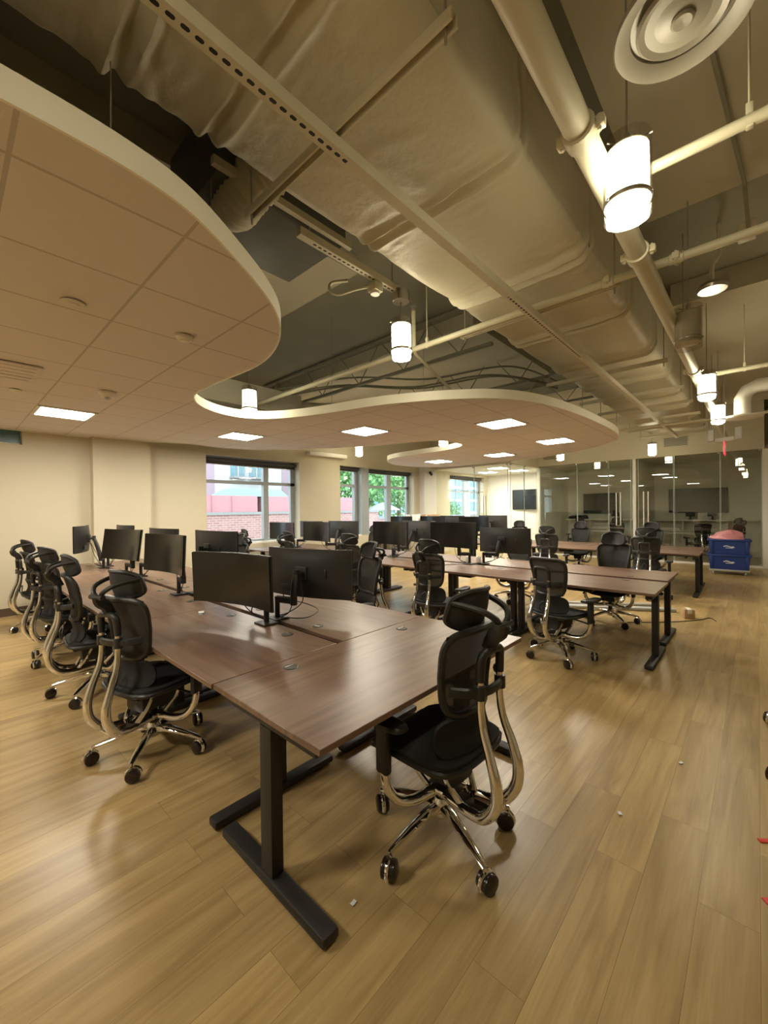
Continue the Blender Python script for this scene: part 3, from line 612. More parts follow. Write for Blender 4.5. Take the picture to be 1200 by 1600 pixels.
# ------------------------------------------------------------------ task chairs
def rr2(u, v, k=.13): return u*(1-k*v**4), v*(1-k*u**4)
CA = math.radians(0)
def make_chair(headrest=True):
    r = empty('task_chair', (0, 0, 0))
    # five-star base
    m = MB(); m.lathe([(.0, .095), (.034, .095), (.044, .11), (.044, .16), (.032, .185), (0, .185)], n=20)
    for k in range(5):
        a = 2*PI*k/5+CA; c, s = math.cos(a), math.sin(a)
        m.tube([(c*q, s*q, z) for q, z in ((.02, .14), (.1, .146), (.2, .130), (.30, .108), (.332, .1))], [.032, .029, .022, .017, .013], 10, flat=.8)
    sb = m.build('star_base', 'chrome', r)
    for k in range(5):
        a = 2*PI*k/5+CA; px, py = .33*math.cos(a), .33*math.sin(a); ca = a+(1.1, 2.3, .5, 1.7, 2.8)[k]
        w_ = MB(); R = Matrix.Rotation(ca, 3, 'Z')
        for s in (-1, 1):
            q = MB().lathe([(.0, -.014), (.03, -.013), (.039, -.008), (.0405, .0), (.039, .008), (.03, .013), (0, .014)], (0, 0, 0), 20, axis='y')
            w_.add([R @ (p+Vector((.014, s*.018, .0405)))+Vector((px, py, 0)) for p in q.v], q.f)
        pts = [(R @ Vector((.014+.040*math.cos(b), 0, .0405+.040*math.sin(b))))+Vector((px, py, 0)) for b in [i*PI/6 for i in range(-1, 8)]]
        w_.tube(pts, .0105, 8, mi=1); w_.tube([Vector((px, py, .075)), Vector((px, py, .105))], .009, 8, mi=1); w_.build('caster', ['caster', 'chrome'], sb)
    MB().tube([(0, 0, .18), (0, 0, .40)], .024, 16).build('gas_lift', 'black', r)
    m = MB(); m.box((-.13, -.085, .30), (.13, .085, .43), .02); m.box((-.19, -.12, .405), (.2, .12, .44), .012); m.build('tilt_mechanism', 'blk2', r)
    m = MB(); m.box((-.12, -.07, .222), (.05, .07, .262), .016); m.box((-.30, -.07, .236), (-.10, .07, .258), .010)
    for s in (-1, 1):
        m.tube([(.0, s*.05, .243), (.03, s*.15, .228), (.06, s*.23, .248), (.085, s*.275, .31), (.09, s*.293, .38), (.09, s*.295, .44)], [.026, .024, .022, .021, .02, .018], 10, smooth_path=4)
        m.tube([(-.15, s*.055, .245), (-.10, s*.085, .33), (-.06, s*.09, .41)], [.016, .013, .012], 8, smooth_path=4); m.tube([(.03, s*.055, .245), (.10, s*.08, .33), (.12, s*.09, .41)], [.016, .013, .012], 8, smooth_path=4)
    m.build('cradle', 'chrome', r)
    MB().tube([(.05, -.08, .41), (.06, -.20, .40), (.08, -.285, .385), (.13, -.30, .375)], [.008, .008, .010, .012], 8).build('lever', 'black', r)
    def seat(u, v):
        x, y = rr2(u, v); return (.025+.245*x, .25*y, .465+.014*y*y-.045*max(0, x-.35)**2*2.4+.012*max(0, -x-.5))
    st = MB().slab(seat, 16, 16, .05, taper=.55).build('seat', 'fabric', r)
    MB().tube([(seat(*p)[0], seat(*p)[1], seat(*p)[2]-.016) for p in [(max(-1, min(1, 1.414*math.cos(a))), max(-1, min(1, 1.414*math.sin(a)))) for a in [2*PI*i/40 for i in range(40)]]], .014, 8, closed=True).build('seat_frame', 'black', st)
    for s in (-1, 1):
        ap = MB().box((.09-.034, s*.295-.02, .39), (.09+.034, s*.295+.02, .60), .012).build('armrest', 'black', r)
        MB().slab(lambda u, v: (.10+.135*rr2(u, v, .2)[0], s*.293+.048*rr2(u, v, .2)[1], .616+.008*u*u), 10, 8, .034, taper=.4).build('arm_pad', 'black', ap)
    # chrome back tubes, flowing back and up
    bf = MB()
    for s in (-1, 1):
        bf.tube([(-.06, s*.055, .245), (-.18, s*.062, .238), (-.275, s*.078, .262), (-.335, s*.088, .34), (-.345, s*.093, .43), (-.318, s*.092, .53), (-.282, s*.084, .63), (-.268, s*.08, .73), (-.268, s*.08, .86)], [.020, .023, .026, .026, .024, .020, .017, .016, .016], 12, smooth_path=6)
    bf.build('back_tubes', 'chrome', r)
    m = MB(); m.tube([(-.268, -.08, .83), (-.270, -.08, .89), (-.274, -.072, .93), (-.277, -.04, .945), (-.277, .04, .945), (-.274, .072, .93), (-.270, .08, .89), (-.268, .08, .83)], .019, 10, smooth_path=5)
    m.tube([(-.19, -.185, .795), (-.235, -.145, .79), (-.266, -.09, .785), (-.283, -.04, .785), (-.285, 0, .785), (-.283, .04, .785), (-.266, .09, .785), (-.235, .145, .79), (-.19, .185, .795)], .014, 8, smooth_path=4, flat=1.6)
    for s in (-1, 1): m.lathe([(.024, -.028), (.024, .028)], (-.268, s*.083, .785), 12)
    m.build('back_yoke', 'black', r)
    MB().tube([(-.24, .0, .60), (-.255, .03, .57), (-.26, .035, .53), (-.255, .01, .50), (-.25, -.02, .52), (-.245, -.02, .57)], .007, 6, smooth_path=5, closed=True).build('pull_loop', 'black', r)
    def back(u, v):
        x, y = rr2(u, v, .03); z = .848+.185*y; hw = .190+.026*y
        return (-.19-.05*(y+1)*.5+.045*x*x+.022*math.cos(y*1.5), hw*x, z)
    sp = lambda t: math.copysign(abs(t)**.30, t)
    ring = [(sp(math.cos(a)), sp(math.sin(a))) for a in [2*PI*i/72 for i in range(72)]]
    br = MB().tube([back(*p) for p in ring], .0165, 8, closed=True).build('backrest', 'black', r)
    MB().slab(back, 14, 14, .004, taper=0).build('back_mesh', 'netting', br)
    def lum(u, v):
        x, y = rr2(u, v, .12); return (-.165+.05*x*x-.03*y*y, (.20-.01*y)*x, .575+.085*y)
    MB().slab(lum, 12, 10, .022, taper=.4).build('lumbar_pad', 'fabric', r)
    if headrest:
        def hd(u, v):
            x, y = rr2(u, v, .18); return (-.235+.085*x*x-.02*y+.012*y*y, .14*x*(1-.08*y), 1.115+.082*y)
        hr = MB().tube([hd(*p) for p in ring], .014, 8, closed=True).build('headrest', 'black', r)
        MB().slab(hd, 12, 10, .012, taper=0).build('headrest_pad', 'headnet', hr)
        m = MB(); m.tube([(-.26, 0, .945), (-.285, 0, 1.0), (-.32, 0, 1.03), (-.33, 0, 1.065)], .022, 8, smooth_path=3, flat=1.5)
        for s in (-1, 1): m.tube([(-.325, s*.02, 1.055), (-.33, s*.045, 1.085), (-.305, s*.075, 1.115), (-.25, s*.10, 1.135), (-.165, s*.13, 1.15)], .0135, 8, smooth_path=4)
        m.tube([(-.335, -.06, 1.06), (-.335, .06, 1.06)], .016, 8); m.build('headrest_bracket', 'black', r)
    return r
proto = make_chair(); cache(proto); proto2 = make_chair(False); cache(proto2)
used = {0: False, 1: False}
def chair(x, y, deg, label, group, hr=True, star=None):
    k = 0 if hr else 1; p = (proto, proto2)[k]
    o = copy_tree(p) if used[k] else p; used[k] = True
    o.location = (x, y, 0); o.rotation_euler = (0, 0, math.radians(deg)); tag(o, label, 'chair', group)
    sbase = [c for c in kids(o) if c.name.startswith('star_base')]
    sbase[0].rotation_euler = (0, 0, math.radians((star if star is not None else deg+(x*997+y*313) % 72)-deg))
G1, G2, G3, G4 = 'chairs round the nearest bench', 'chairs round the middle bench', 'chairs round the far bench', 'chairs inside the meeting rooms'
chair(1.6, 1.12, 88, 'black mesh task chair at the crosswise desk, nearest the camera on the right', G1, star=30)
chair(.93, 2.92, 16, 'black mesh task chair at the left of the nearest bench, closest to the camera', G1, star=15)
chair(.92, 4.25, -4, 'black mesh task chair seen side-on, second along the left side of the nearest bench', G1)
chair(.92, 5.52, 14, 'black mesh task chair, third along the left side of the nearest bench', G1)
chair(.96, 7.2, 6, 'black mesh task chair by the left wall at the end of the nearest bench', G1)
chair(2.92, 3.1, 165, 'black mesh task chair behind the big monitor back on the nearest bench', G1)
chair(2.95, 5.9, 180, 'black mesh task chair farther along the right side of the nearest bench', G1)
chair(4.36, 1.54, -16, 'black task chair without headrest drawn up to the open end of the middle bench', G2, False, star=68)
chair(3.98, 2.82, 2, 'black task chair with bright chrome back tubes, second along the middle bench', G2)
chair(4.25, 4.5, 10, 'black task chair with its arm over the blue-lit aisle at the middle bench', G2)
chair(4.15, 5.85, -8, 'black task chair at the middle bench before the tree-view monitor', G2)
chair(4.15, 7.25, -35, 'black task chair silhouetted against the brick-view window', G2)
chair(6.08, 1.47, 178, 'black task chair facing the camera across the open end of the middle bench', G2)
chair(6.5, 3.0, 182, 'black task chair tucked behind the monitor backs of the middle bench', G2)
chair(6.55, 6.5, 170, 'black task chair in front of the tree-view window pier', G2)
chair(8.2, 1.4, 0, 'black task chair with chrome tubes at the open end of the far bench', G3)
chair(8.15, 3.05, 4, 'black task chair, second along the near side of the far bench', G3)
chair(10.55, 1.75, 180, 'black task chair beyond the open end of the far bench', G3)
chair(10.6, 3.25, 184, 'black task chair facing across the far bench, second from its open end', G3)
chair(10.7, 4.85, 190, 'black task chair beyond the far bench before the wall screen', G3)
chair(10.95, 5.75, 100, 'black task chair turned sideways beside the glass corner', G3)
chair(14.6, 3.3, 200, 'black task chair inside the left meeting room near its door', G4)
chair(14.9, 4.6, 170, 'black task chair inside the left meeting room by the glass corner', G4)
chair(15.0, .55, 120, 'black task chair behind the blue crates inside the right meeting room', G4)
chair(14.9, 1.25, 30, 'black task chair inside the right meeting room before the big screen', G4, False)
chair(3.98, -.395, 75, 'chair at the right picture edge of which one caster shows, farther one', 'chairs cut off by the right edge', star=90)
chair(3.18, -.395, 75, 'chair at the right picture edge of which one caster shows, nearer one', 'chairs cut off by the right edge', star=95)

# ------------------------------------------------------------------ monitors on arms
def make_monitor():
    r = empty('monitor', (0, 0, 0)); Wm, Hm, RC = .40, .185, 1.35
    def cur(u, v, off=0): 
        y = Wm*u; return (y*y/(2*RC)-.0+off, y, Hm+Hm*v)
    sh = MB().slab(lambda u, v: cur(u, v, -.016-.018*max(0, 1-(u*1.25)**2)*max(0, 1-(v*1.2)**2)), 24, 12, .022, taper=.3).build('housing', 'shell', r)
    MB().slab(lambda u, v: cur(u*.992, v*.985, .0005), 24, 4, .004, taper=0).build('screen', 'screen', r)
    MB().box((-.058, -.055, Hm-.055), (-.034, .055, Hm+.055), .006).build('mount_plate', 'black', r)
    MB().box((-.030, -.215, Hm-.03), (-.018, -.195, Hm+.035), .002).build('vent_slot', 'black', sh)
    MB().box((-.034, .08, Hm-.14), (-.022, .22, Hm-.09), .003).build('port_cover', 'black', sh)
    return r
mproto = make_monitor(); cache(mproto); mu = [False]
def sph(a): return math.radians(a)
def monitor(x, y, z, deg, base, label, group, tilt=0, roll=0):
    o = copy_tree(mproto) if mu[0] else mproto; mu[0] = True
    o.location = (x, y, z); o.rotation_euler = (math.radians(roll), math.radians(-tilt), math.radians(deg)); tag(o, label, 'monitor', group)
    R = o.rotation_euler.to_matrix(); T = (Matrix.Translation((x, y, z)) @ R.to_4x4()).inverted()
    B = Vector(base+(HT,)); P = Vector((x, y, z))+R @ Vector((-.058, 0, .185)); back = R @ Vector((-1, 0, 0))
    def part(m, name, mat, par):
        m.v = [T @ (p+B) for p in m.v]; return m.build(name, mat, par)
    P = P-B
    m = MB(); m.box((-.06, -.07, 0), (.06, .07, .014), .004); m.tube([(0, 0, .01), (0, 0, .17)], .019, 12)
    a = part(m, 'clamp_post', 'blk2', o)
    e0 = Vector((0, 0, .15)); q = P+back*.05; sd = 1 if q.y > 0 else -1
    e1 = Vector((q.x*.5, q.y*.5+.09*sd, .15))
    m = MB(); m.tube([e0, e1], .021, 8, flat=1.3); m.lathe([(.026, -.03), (.026, .035)], e1, 14); part(m, 'lower_link', 'blk2', a)
    m = MB(); m.tube([e1+Vector((0, 0, .03)), (e1+q)/2+Vector((0, 0, .03)), q], [.026, .028, .022], 8, smooth_path=3); part(m, 'upper_link', 'blk2', a)
    m = MB(); m.lathe([(.022, -.035), (.022, .035)], q, 12); m.tube([q, P], .017, 8); part(m, 'tilt_head', 'black', a)
    for k in range(2):
        m = MB(); m.tube([P+Vector((0, 0, -.05)), (P+e1)/2+Vector((.02*k, .05-.09*k, -.1)), e1*.8+Vector((0, .02, -.06)), Vector((.03, .05*k, .01))], .004, 6, smooth_path=6); part(m, 'cable', 'cable', a)
MG1, MG2, MG3 = 'monitors on the nearest bench', 'monitors on the middle bench', 'monitors on the far bench'
def mon(x, y, z, deg, base, desc, group, **k):
    monitor(x, y, z, deg, base, desc[0], group, **k)
mon(1.42, 2.74, .885, 192.5, (1.585, 2.62), ('large curved black monitor in front, its screen toward the nearest left chair', 'black arm and clamp holding the large front monitor'), MG1, tilt=-2)
mon(1.90, 2.58, .885, 15, (1.715, 2.68), ('curved black monitor with its back to us beside the looped cable', 'black arm on the seam behind the large front monitor'), MG1)
mon(1.48, 4.2, .965, 185, (1.585, 4.22), ('curved monitor with a vertical sheen, second along the left row', 'black arm and foot under the second left-row monitor'), MG1, tilt=3)
mon(1.87, 4.12, .985, 4, (1.72, 4.16), ('monitor back standing before the brick-view window edge', 'thick raised arm behind the second left-row monitor'), MG1)
mon(1.5, 5.7, .975, 193, (1.6, 5.95), ('tilted monitor reflecting a chair, third along the left row', 'splayed arm beneath the tilted third left-row monitor'), MG1, tilt=8)
mon(1.88, 5.6, .975, 4, (1.72, 5.8), ('monitor back peeping out between the second and third left-row monitors', 'arm of the monitor peeping out behind the third one'), MG1)
mon(1.40, 7.12, 1.0, 158, (1.62, 7.12), ('monitor turned edge-on by the left wall', 'tall arm with hanging wires by the left wall'), MG1)
mon(1.88, 7.2, .99, 0, (1.72, 7.3), ('monitor of which only a top corner shows above the third one', 'arm of the farthest right-row monitor on the nearest bench'), MG1)
mon(5.62, 2.78, .89, 0, (5.4, 2.98), ('wide monitor back nearest the open end of the middle bench', 'crossed arm with clamp near the open end of the middle bench'), MG2)
mon(5.05, 3.25, .985, 178, (5.24, 3.12), ('wide dark monitor facing us behind the chrome-tubed chair', 'arm of the wide dark monitor on the middle bench'), MG2)
mon(4.93, 4.36, .985, 175, (5.24, 4.62), ('broad olive-reflecting monitor over the blue-lit desk', 'twin-stemmed arm on the blue-lit desk of the middle bench'), MG2)
mon(5.66, 4.42, .98, -6, (5.4, 4.72), ('monitor back whose dark side shows right of the broad one', 'arm of the monitor back beside the broad one'), MG2)
mon(4.9, 6.22, .96, 180, (5.24, 6.1), ('monitor facing us before the pier between the windows', 'arm under the monitor before the pier'), MG2)
mon(5.66, 6.4, .955, 8, (5.4, 6.2), ('monitor back with two bent arms below, left of the tree-view window', 'bent arm under the monitor back by the tree-view window'), MG2)
mon(5.05, 7.62, .93, 186, (5.24, 7.5), ('bluish monitor mirroring the window at the end of the middle bench', 'arm of the bluish monitor by the window'), MG2)
mon(5.66, 7.5, .94, 0, (5.4, 7.6), ('monitor back at the window end of the middle bench', 'arm of the monitor back at the window end'), MG2)
mon(9.05, 7.6, .98, 180, (9.3, 7.5), ('far monitor below the tree-view window', 'arm of the far monitor below the tree-view window'), MG3)
mon(9.05, 6.5, .99, 180, (9.3, 6.4), ('far monitor below the white column', 'arm of the far monitor below the white column'), MG3)
mon(9.05, 5.25, .98, 184, (9.3, 5.1), ('far monitor with a bright stripe below the corner room', 'arm of the far striped monitor'), MG3)
mon(9.7, 5.1, 1.0, 0, (9.46, 5.2), ('far monitor back nearest the glass corner', 'arm of the far monitor nearest the glass corner'), MG3)
mon(9.7, 6.35, .99, 0, (9.46, 6.4), ('far monitor back beside the cardboard box', 'arm of the far monitor beside the cardboard box'), MG3)
pts = [(1.72, 2.6, HT+.02), (1.85, 2.5, HT+.012), (2.0, 2.55, HT+.03), (2.02, 2.7, HT+.05), (1.9, 2.78, HT+.1), (1.8, 2.72, HT+.15), (1.74, 2.64, HT+.25)]
tag(MB().tube(pts, .004, 6, smooth_path=8).build('looped_cable', 'cable'), 'black cable looped on the desk behind the large front monitor', 'cable')
pts = [(5.35, 3.0, HT+.02), (5.0, 3.3, HT+.006), (4.8, 3.6, HT+.006), (4.95, 3.8, HT+.006), (5.2, 4.1, HT+.02), (5.3, 4.5, HT+.006)]
tag(MB().tube(pts, .004, 6, smooth_path=8).build('desk_cable', 'cable'), 'thin black cable lying along the middle bench between two monitor arms', 'cable')
for (x, y, l) in ((5.5, 3.3, 'small white power adapter under the wide monitor, left one'), (5.5, 3.12, 'small white power adapter under the wide monitor, right one')):
    t = tag(empty('power_adapter', (x, y, HT)), l, 'adapter', 'power adapters on the middle bench'); MB().box((-.03, -.03, 0), (.03, .03, .09), .008).build('block', 'white', t); MB().box((-.01, -.012, .09), (.01, .012, .1), .003).build('plug', 'grey', t)

# ------------------------------------------------------------------ loose things
def crate(z, label):
    t = tag(empty('moving_crate', (12.15, .5, z), math.radians(4)), label, 'crate', 'stacked blue crates')
    m = MB(); m.prism([(-.24, -.33), (.24, -.33), (.24, .33), (-.24, .33)], 0, .01)
    v = [(-.24, -.33, 0), (.24, -.33, 0), (.24, .33, 0), (-.24, .33, 0), (-.26, -.36, .30), (.26, -.36, .30), (.26, .36, .30), (-.26, .36, .30)]
    m.add(v, [[0, 1, 5, 4], [1, 2, 6, 5], [2, 3, 7, 6], [3, 0, 4, 7], [3, 2, 1, 0], [4, 5, 6, 7]], 0, False); m.build('body', 'blue', t)
    m = MB(); m.box((-.285, -.385, .29), (.285, .385, .335), .01); m.build('lid_rim', 'blue', t)
    m = MB()
    for s in (-1, 1): m.box((-.275, s*.31-.03, .03), (-.24, s*.31+.03, .3), .008)
    m.build('ribs', 'blue', t)
    m = MB(); random.seed(5)
    for i in range(7): y = .085-.026*i; h = .016+.012*random.random(); m.box((-.2635, y-.011, .175-h/2+.012*math.sin(i)), (-.2555, y+.010, .175+h/2+.012*math.sin(i)), .003)
    m.box((-.262, -.07, .135), (-.254, .06, .147), .003); m.box((-.262, -.1, .15), (-.254, -.04, .16), .003); m.build('printed_logo', 'mark', t)
crate(.125, 'lower blue plastic crate with white print, on the wheeled dolly'); crate(.465, 'upper blue plastic crate with white print, under the pink bag')
t = tag(empty('crate_dolly', (12.15, .5, 0), math.radians(4)), 'low grey wheeled dolly under the two blue crates', 'dolly')
MB().box((-.26, -.35, .085), (.26, .35, .122), .01).build('deck', 'grey', t)
for sx in (-1, 1):
    for sy in (-1, 1): w_ = MB().lathe([(0, -.015), (.035, -.015), (.04, 0), (.035, .015), (0, .015)], (sx*.2, sy*.28, .04), 16, axis='y').build('wheel', 'grey', t); MB().box((sx*.2-.02, sy*.28-.025, .07), (sx*.2+.02, sy*.28+.025, .085)).build('bracket', 'steel', w_)
m = MB(); nu, nv = 36, 24; vs = []; fs = []
for j in range(nv+1):
    for i in range(nu):
        a = 2*PI*i/nu; p = j/nv*PI/2; q = Vector((math.cos(a)*math.cos(p), math.sin(a)*math.cos(p), math.sin(p)))
        k = 1+.16*noise.noise(q*2.3+Vector((3, 1, 0)))+.09*abs(noise.noise(q*6)); vs.append((q.x*.22*k, q.y*.30*k, .0+.19*q.z*k*(1-.25*q.y)))
for j in range(nv):
    for i in range(nu): fs.append([j*nu+i, j*nu+(i+1) % nu, (j+1)*nu+(i+1) % nu, (j+1)*nu+i])
fs.append(list(range(nu)))
o = m.add(vs, fs).build('plastic_bag', 'pink'); o.location = (12.1, .53, .795); tag(o, 'crumpled pink plastic bag heaped on the upper blue crate', 'bag')
def carton(x, y, z, sx, sy, sz, rz, label, mat='card', cat='box', group=None):
    t = tag(empty('cardboard_box', (x, y, z), math.radians(rz)), label, cat, group); MB().box((-sx/2, -sy/2, 0), (sx/2, sy/2, sz), .004).build('body', mat, t)
    MB().box((-sx/2-.001, -.025, sz-.06), (sx/2+.001, .025, sz+.0015), .0005).build('tape', 'grey' if mat != 'card' else 'frost', t)
carton(9.75, 7.12, HT, .4, .42, .66, 5, 'brown cardboard box on the far bench before the corner room'); carton(9.65, 7.62, HT, .35, .42, .66, 2, 'white carton standing left of the brown cardboard box', 'white')
carton(7.0, .72, 0, .14, .12, .13, 20, 'small brown cardboard cube on the floor beyond the middle bench')
t = tag(empty('floor_raceway', (6.9, 1.6, 0), math.radians(-60)), 'grey tubular floor trunking lying behind the open end of the middle bench', 'trunking'); MB().box((-1.1, -.06, 0), (.8, .06, .05), .015).build('cover', 'grey', t); MB().tube([(-1.0, .25, .03), (-.2, .2, .03), (.6, .28, .03)], .028, 10, smooth_path=4).build('hose', 'grey', t)
tag(MB().tube([(6.2, 1.3, .006), (6.5, .95, .006), (6.9, .62, .006), (7.15, .5, .006), (7.0, .42, .006)], .005, 6, smooth_path=8).build('floor_cable', 'cable'), 'thin cable trailing on the floor around the small cardboard cube', 'cable')
m = MB(); m.box((-.10, -.012, 0), (.1, .012, .006), .002); o = m.build('red_strap', 'red'); o.location = (2.60, -.075, 0); o.rotation_euler = (0, 0, math.radians(-52)); tag(o, 'red strip on the floor at the right picture edge, farther one', 'strap', 'red scraps at the right edge')
m = MB(); m.box((-.07, -.05, 0), (.07, .05, .006), .002); o = m.build('red_strap', 'red'); o.location = (2.15, -.085, 0); o.rotation_euler = (0, 0, math.radians(40)); tag(o, 'red piece on the floor at the right picture edge, nearer one', 'strap', 'red scraps at the right edge')
for (x, y, l) in ((.68, .93, 'tiny white scrap on the floor below the near desk foot'), (2.3, .52, 'tiny pale scrap on the open floor right of the front chair'), (3.0, .35, 'small pale chip on the floor in the right-hand aisle'), (1.08, 1.18, 'tiny white crumb on the floor beside the near desk foot')):
    m = MB(); m.slab(lambda u, v: (.012*u, .008*v, .004+.003*u*u), 3, 3, .003); o = m.build('paper_scrap', 'mark'); o.location = (x, y, 0); o.rotation_euler = (0, 0, x*3); tag(o, l, 'scrap', 'scraps on the floor')
for (x, y, l) in ((1.40, 3.28, 'small crumpled white tag on the left row before the large front monitor'), (1.9, 3.3, 'small white tag on the right row behind the large front monitor'), (1.35, 5.0, 'small white tag on the left row below the third monitor')):
    m = MB(); m.slab(lambda u, v: (.035*u, .02*v, .006+.008*u*u), 6, 4, .003); m.tube([(-.03, 0, .008), (-.06, .02, .006), (-.07, -.01, .006)], .004, 6); o = m.build('cable_tag', ['mark']); o.location = (x, y, HT); o.rotation_euler = (0, 0, 1.2); tag(o, l, 'tag', 'tags on the desks')
# meeting room furniture
t = tag(empty('wall_counter', (16.38, 2.7, 0)), 'long white wall counter running behind both meeting rooms', 'counter'); MB().box((-.25, -2.7, 1.08), (.2, -.1, 1.12), .004).build('top', 'white', t); MB().box((-.25, .02, 1.08), (.2, 2.7, 1.12), .004).build('top', 'white', t)
for y in (-2.0, -.9, .6, 1.9): MB().box((-.1, y-.02, .8), (.2, y+.02, 1.08)).build('bracket', 'white', t)
def tv(x, y, z, w_, h, rz, label):
    t = tag(empty('wall_screen', (x, y, z), rz), label, 'screen', 'wall screens in the meeting rooms'); MB().box((-.02, -w_/2, 0), (.03, w_/2, h), .006).build('casing', 'black', t); MB().box((-.023, -w_/2+.012, .014), (-.0205, w_/2-.012, h-.012)).build('display', 'tv', t)
    MB().box((.03, -.15, h*.3), (.09, .15, h*.7)).build('bracket', 'steel', t)
tv(16.5, 4.3, 1.32, 1.15, .74, 0, 'black wall screen in the left meeting room'); tv(16.5, 1.45, 1.34, 1.5, .78, 0, 'large wall screen in the right meeting room'); 
tv(15.5, 6.75, 1.5, 1.05, .78, math.radians(-8), 'dark wall screen angled on the white wall of the corner room')
for (y, l) in ((3.75, 'small black webcam on the counter under the left wall screen'), (1.6, 'small black device on the counter under the large wall screen, left one'), (1.05, 'small black device on the counter under the large wall screen, right one')):
    t = tag(empty('desk_device', (16.28, y, 1.12)), l, 'device', 'black devices on the wall counter'); MB().box((-.05, -.12, .1), (.03, .12, .24), .008).build('head', 'black', t); MB().tube([(0, 0, 0), (0, 0, .12)], .02, 8).build('stand', 'black', t); MB().box((-.06, -.07, 0), (.06, .07, .012), .004).build('foot', 'black', t)
m = MB(); pts = [(.18*math.cos(i*1.7)*(1+.3*math.sin(i)), .3*math.sin(i*1.1), .02+.03*(i % 4)) for i in range(18)]; m.tube(pts, .022, 6, smooth_path=4); o = m.build('cable_heap', 'cable'); o.location = (16.35, 5.0, 1.125); tag(o, 'heap of black cables on the wall counter left of the screen', 'cable')
for (x, y, l) in ((15.75, 4.1, 'white-legged table inside the left meeting room'), (15.75, 1.7, 'white-legged table inside the right meeting room')):
    t = tag(empty('meeting_table', (x, y, 0)), l, 'table', 'meeting tables'); MB().box((-.3, -.7, .71), (.3, .7, .74), .004).build('table_top', 'white', t)
    for sx in (-1, 1):
        for sy in (-1, 1): MB().box((sx*.26-.025, sy*.66-.025, 0), (sx*.26+.025, sy*.66+.025, .71)).build('leg', 'white', t)

# ------------------------------------------------------------------ outside the windows
struct(MB().box((-30, 8.8, -1.2), (70, 80, -1.0)).build('ground_outside', 'conc'))
t = tag(empty('brick_building', (6, 17, -1)), 'low red brick building with a red boarded upper storey outside the first window', 'building')
MB().box((-9, 0, 0), (12, 3, 2.4)).build('brick_wall', 'brick', t); MB().box((-9, -.06, 2.4), (12, 3, 2.52)).build('ledge', 'conc', t)
m = MB(); m.box((-9, .1, 2.52), (3.95, 2.9, 3.25)); [m.box((-9+.9*k, .06, 2.52), (-8.96+.9*k, .1, 3.25)) for k in range(14)]; m.box((4.5, .1, 2.52), (10.2, 2.9, 3.25)); m.build('boarded_storey', 'fence', t)
m = MB(); m.add([(2.8, .6, 3.25), (6.0, .6, 3.25), (6.0, 2.8, 3.25), (2.8, 2.8, 3.25), (3.4, 1.3, 3.64), (6.0, 1.3, 3.64), (6.0, 2.4, 3.64), (3.4, 2.4, 3.64)], [[0, 1, 5, 4], [1, 2, 6, 5], [2, 3, 7, 6], [3, 0, 4, 7], [4, 5, 6, 7], [3, 2, 1, 0]], 0, False); m.build('roof', 'teal', t)
t = tag(empty('apartment_block', (13, 34, -1)), 'pale apartment block with mauve brick strips and balconies beyond the brick building', 'building')
MB().box((-14, 0, 0), (14, 6, 14)).build('wall', 'render', t)
m = MB(); [m.box((x, -.1, 0), (x+1.4, .0, 14)) for x in (-12.6, -8.0, -3.2, 1.35, 9.4)]; m.build('brick_strips', 'mauve', t)
for x in (-6.3, -4.6, 4.2, 6.0, 11.4):
    for z in (2.5, 5.6):
        wv = MB().box((x, -.12, z), (x+1.3, -.02, z+1.7)).build('window', 'bglass', t); MB().box((x+.6, -.16, z), (x+.7, -.12, z+1.7)).build('mullion', 'render', wv)
        m = MB(); m.box((x-.1, -.9, z-.15), (x+1.4, 0, z)); [m.box((x-.1+.15*k, -.9, z), (x-.07+.15*k, -.87, z+.9)) for k in range(11)]; m.box((x-.1, -.9, z+.9), (x+1.4, -.86, z+.95)); m.build('balcony', 'conc', t)
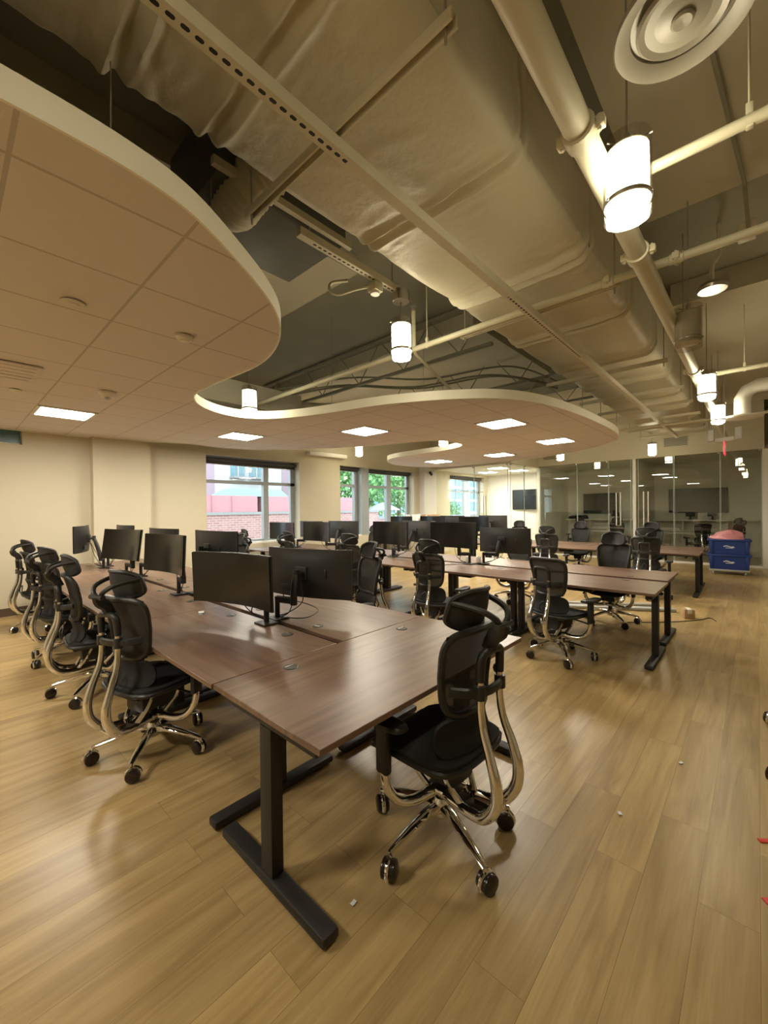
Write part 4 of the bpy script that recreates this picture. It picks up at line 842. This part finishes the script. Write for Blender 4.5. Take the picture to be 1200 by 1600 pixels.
t = tag(empty('office_block', (62, 42, -1)), 'blue glass office block seen through the corner room window', 'building')
MB().box((-16, 0, 0), (14, 8, 14)).build('wall', 'bglass', t); m = MB(); [m.box((-16, -.3, 1.5+2.4*k), (14, 0, 2.0+2.4*k)) for k in range(5)]; [m.box((-16+2.2*k, -.2, 0), (-15.8+2.2*k, 0, 14)) for k in range(14)]; m.build('bands', 'render', t)
def tree(x, y, h, r, label):
    t = tag(empty('leafy_tree', (x, y, -1)), label, 'tree', 'trees outside the windows')
    MB().tube([(0, 0, 0), (.1, 0, h*.4), (0, .1, h*.8)], [.22, .16, .06], 8).build('trunk', 'bark', t)
    m = MB(); rnd = random.Random(int(x*10))
    for i in range(2600):
        a, b, c = rnd.gauss(0, .5), rnd.gauss(0, .5), rnd.gauss(0, .45); q = Vector((a*r, b*r, h*.6+c*h*.42)); s = .14+.12*rnd.random()
        e = Vector((rnd.uniform(-1, 1), rnd.uniform(-1, 1), rnd.uniform(-1, 1))).normalized(); f_ = e.orthogonal().normalized(); g = e.cross(f_)
        m.add([q-f_*s, q+g*s*.5, q+f_*s, q-g*s*.5], [[0, 1, 2, 3]])
    m.build('foliage', 'leaf', t)
tree(21.6, 24, 8.5, 2.4, 'leafy tree left in the tree-view window'); tree(26.3, 26, 9.5, 2.6, 'leafy tree in the middle of the tree-view window'); tree(31.6, 27, 9, 2.7, 'leafy tree right in the tree-view window'); tree(48, 33, 3.6, 2.4, 'low leafy tree before the glass office block')
t = tag(empty('garden_wall', (26, 19, -1)), 'low brick garden wall below the trees', 'wall'); MB().box((-7, 0, 0), (22, .3, 1.9)).build('brickwork', 'brick', t); MB().box((-7, -.05, 1.9), (22, .35, 2.05)).build('coping', 'conc', t)
t = tag(empty('garden_parasol', (22.3, 20.6, -1)), 'pale grey garden canopy between the wall and the trees', 'canopy'); MB().lathe([(1.3, 2.5), (1.25, 2.58), (.5, 2.95), (0, 3.1)], n=8).build('canopy', 'conc', t); MB().tube([(0, 0, 0), (0, 0, 3)], .04, 8).build('pole', 'steel', t)
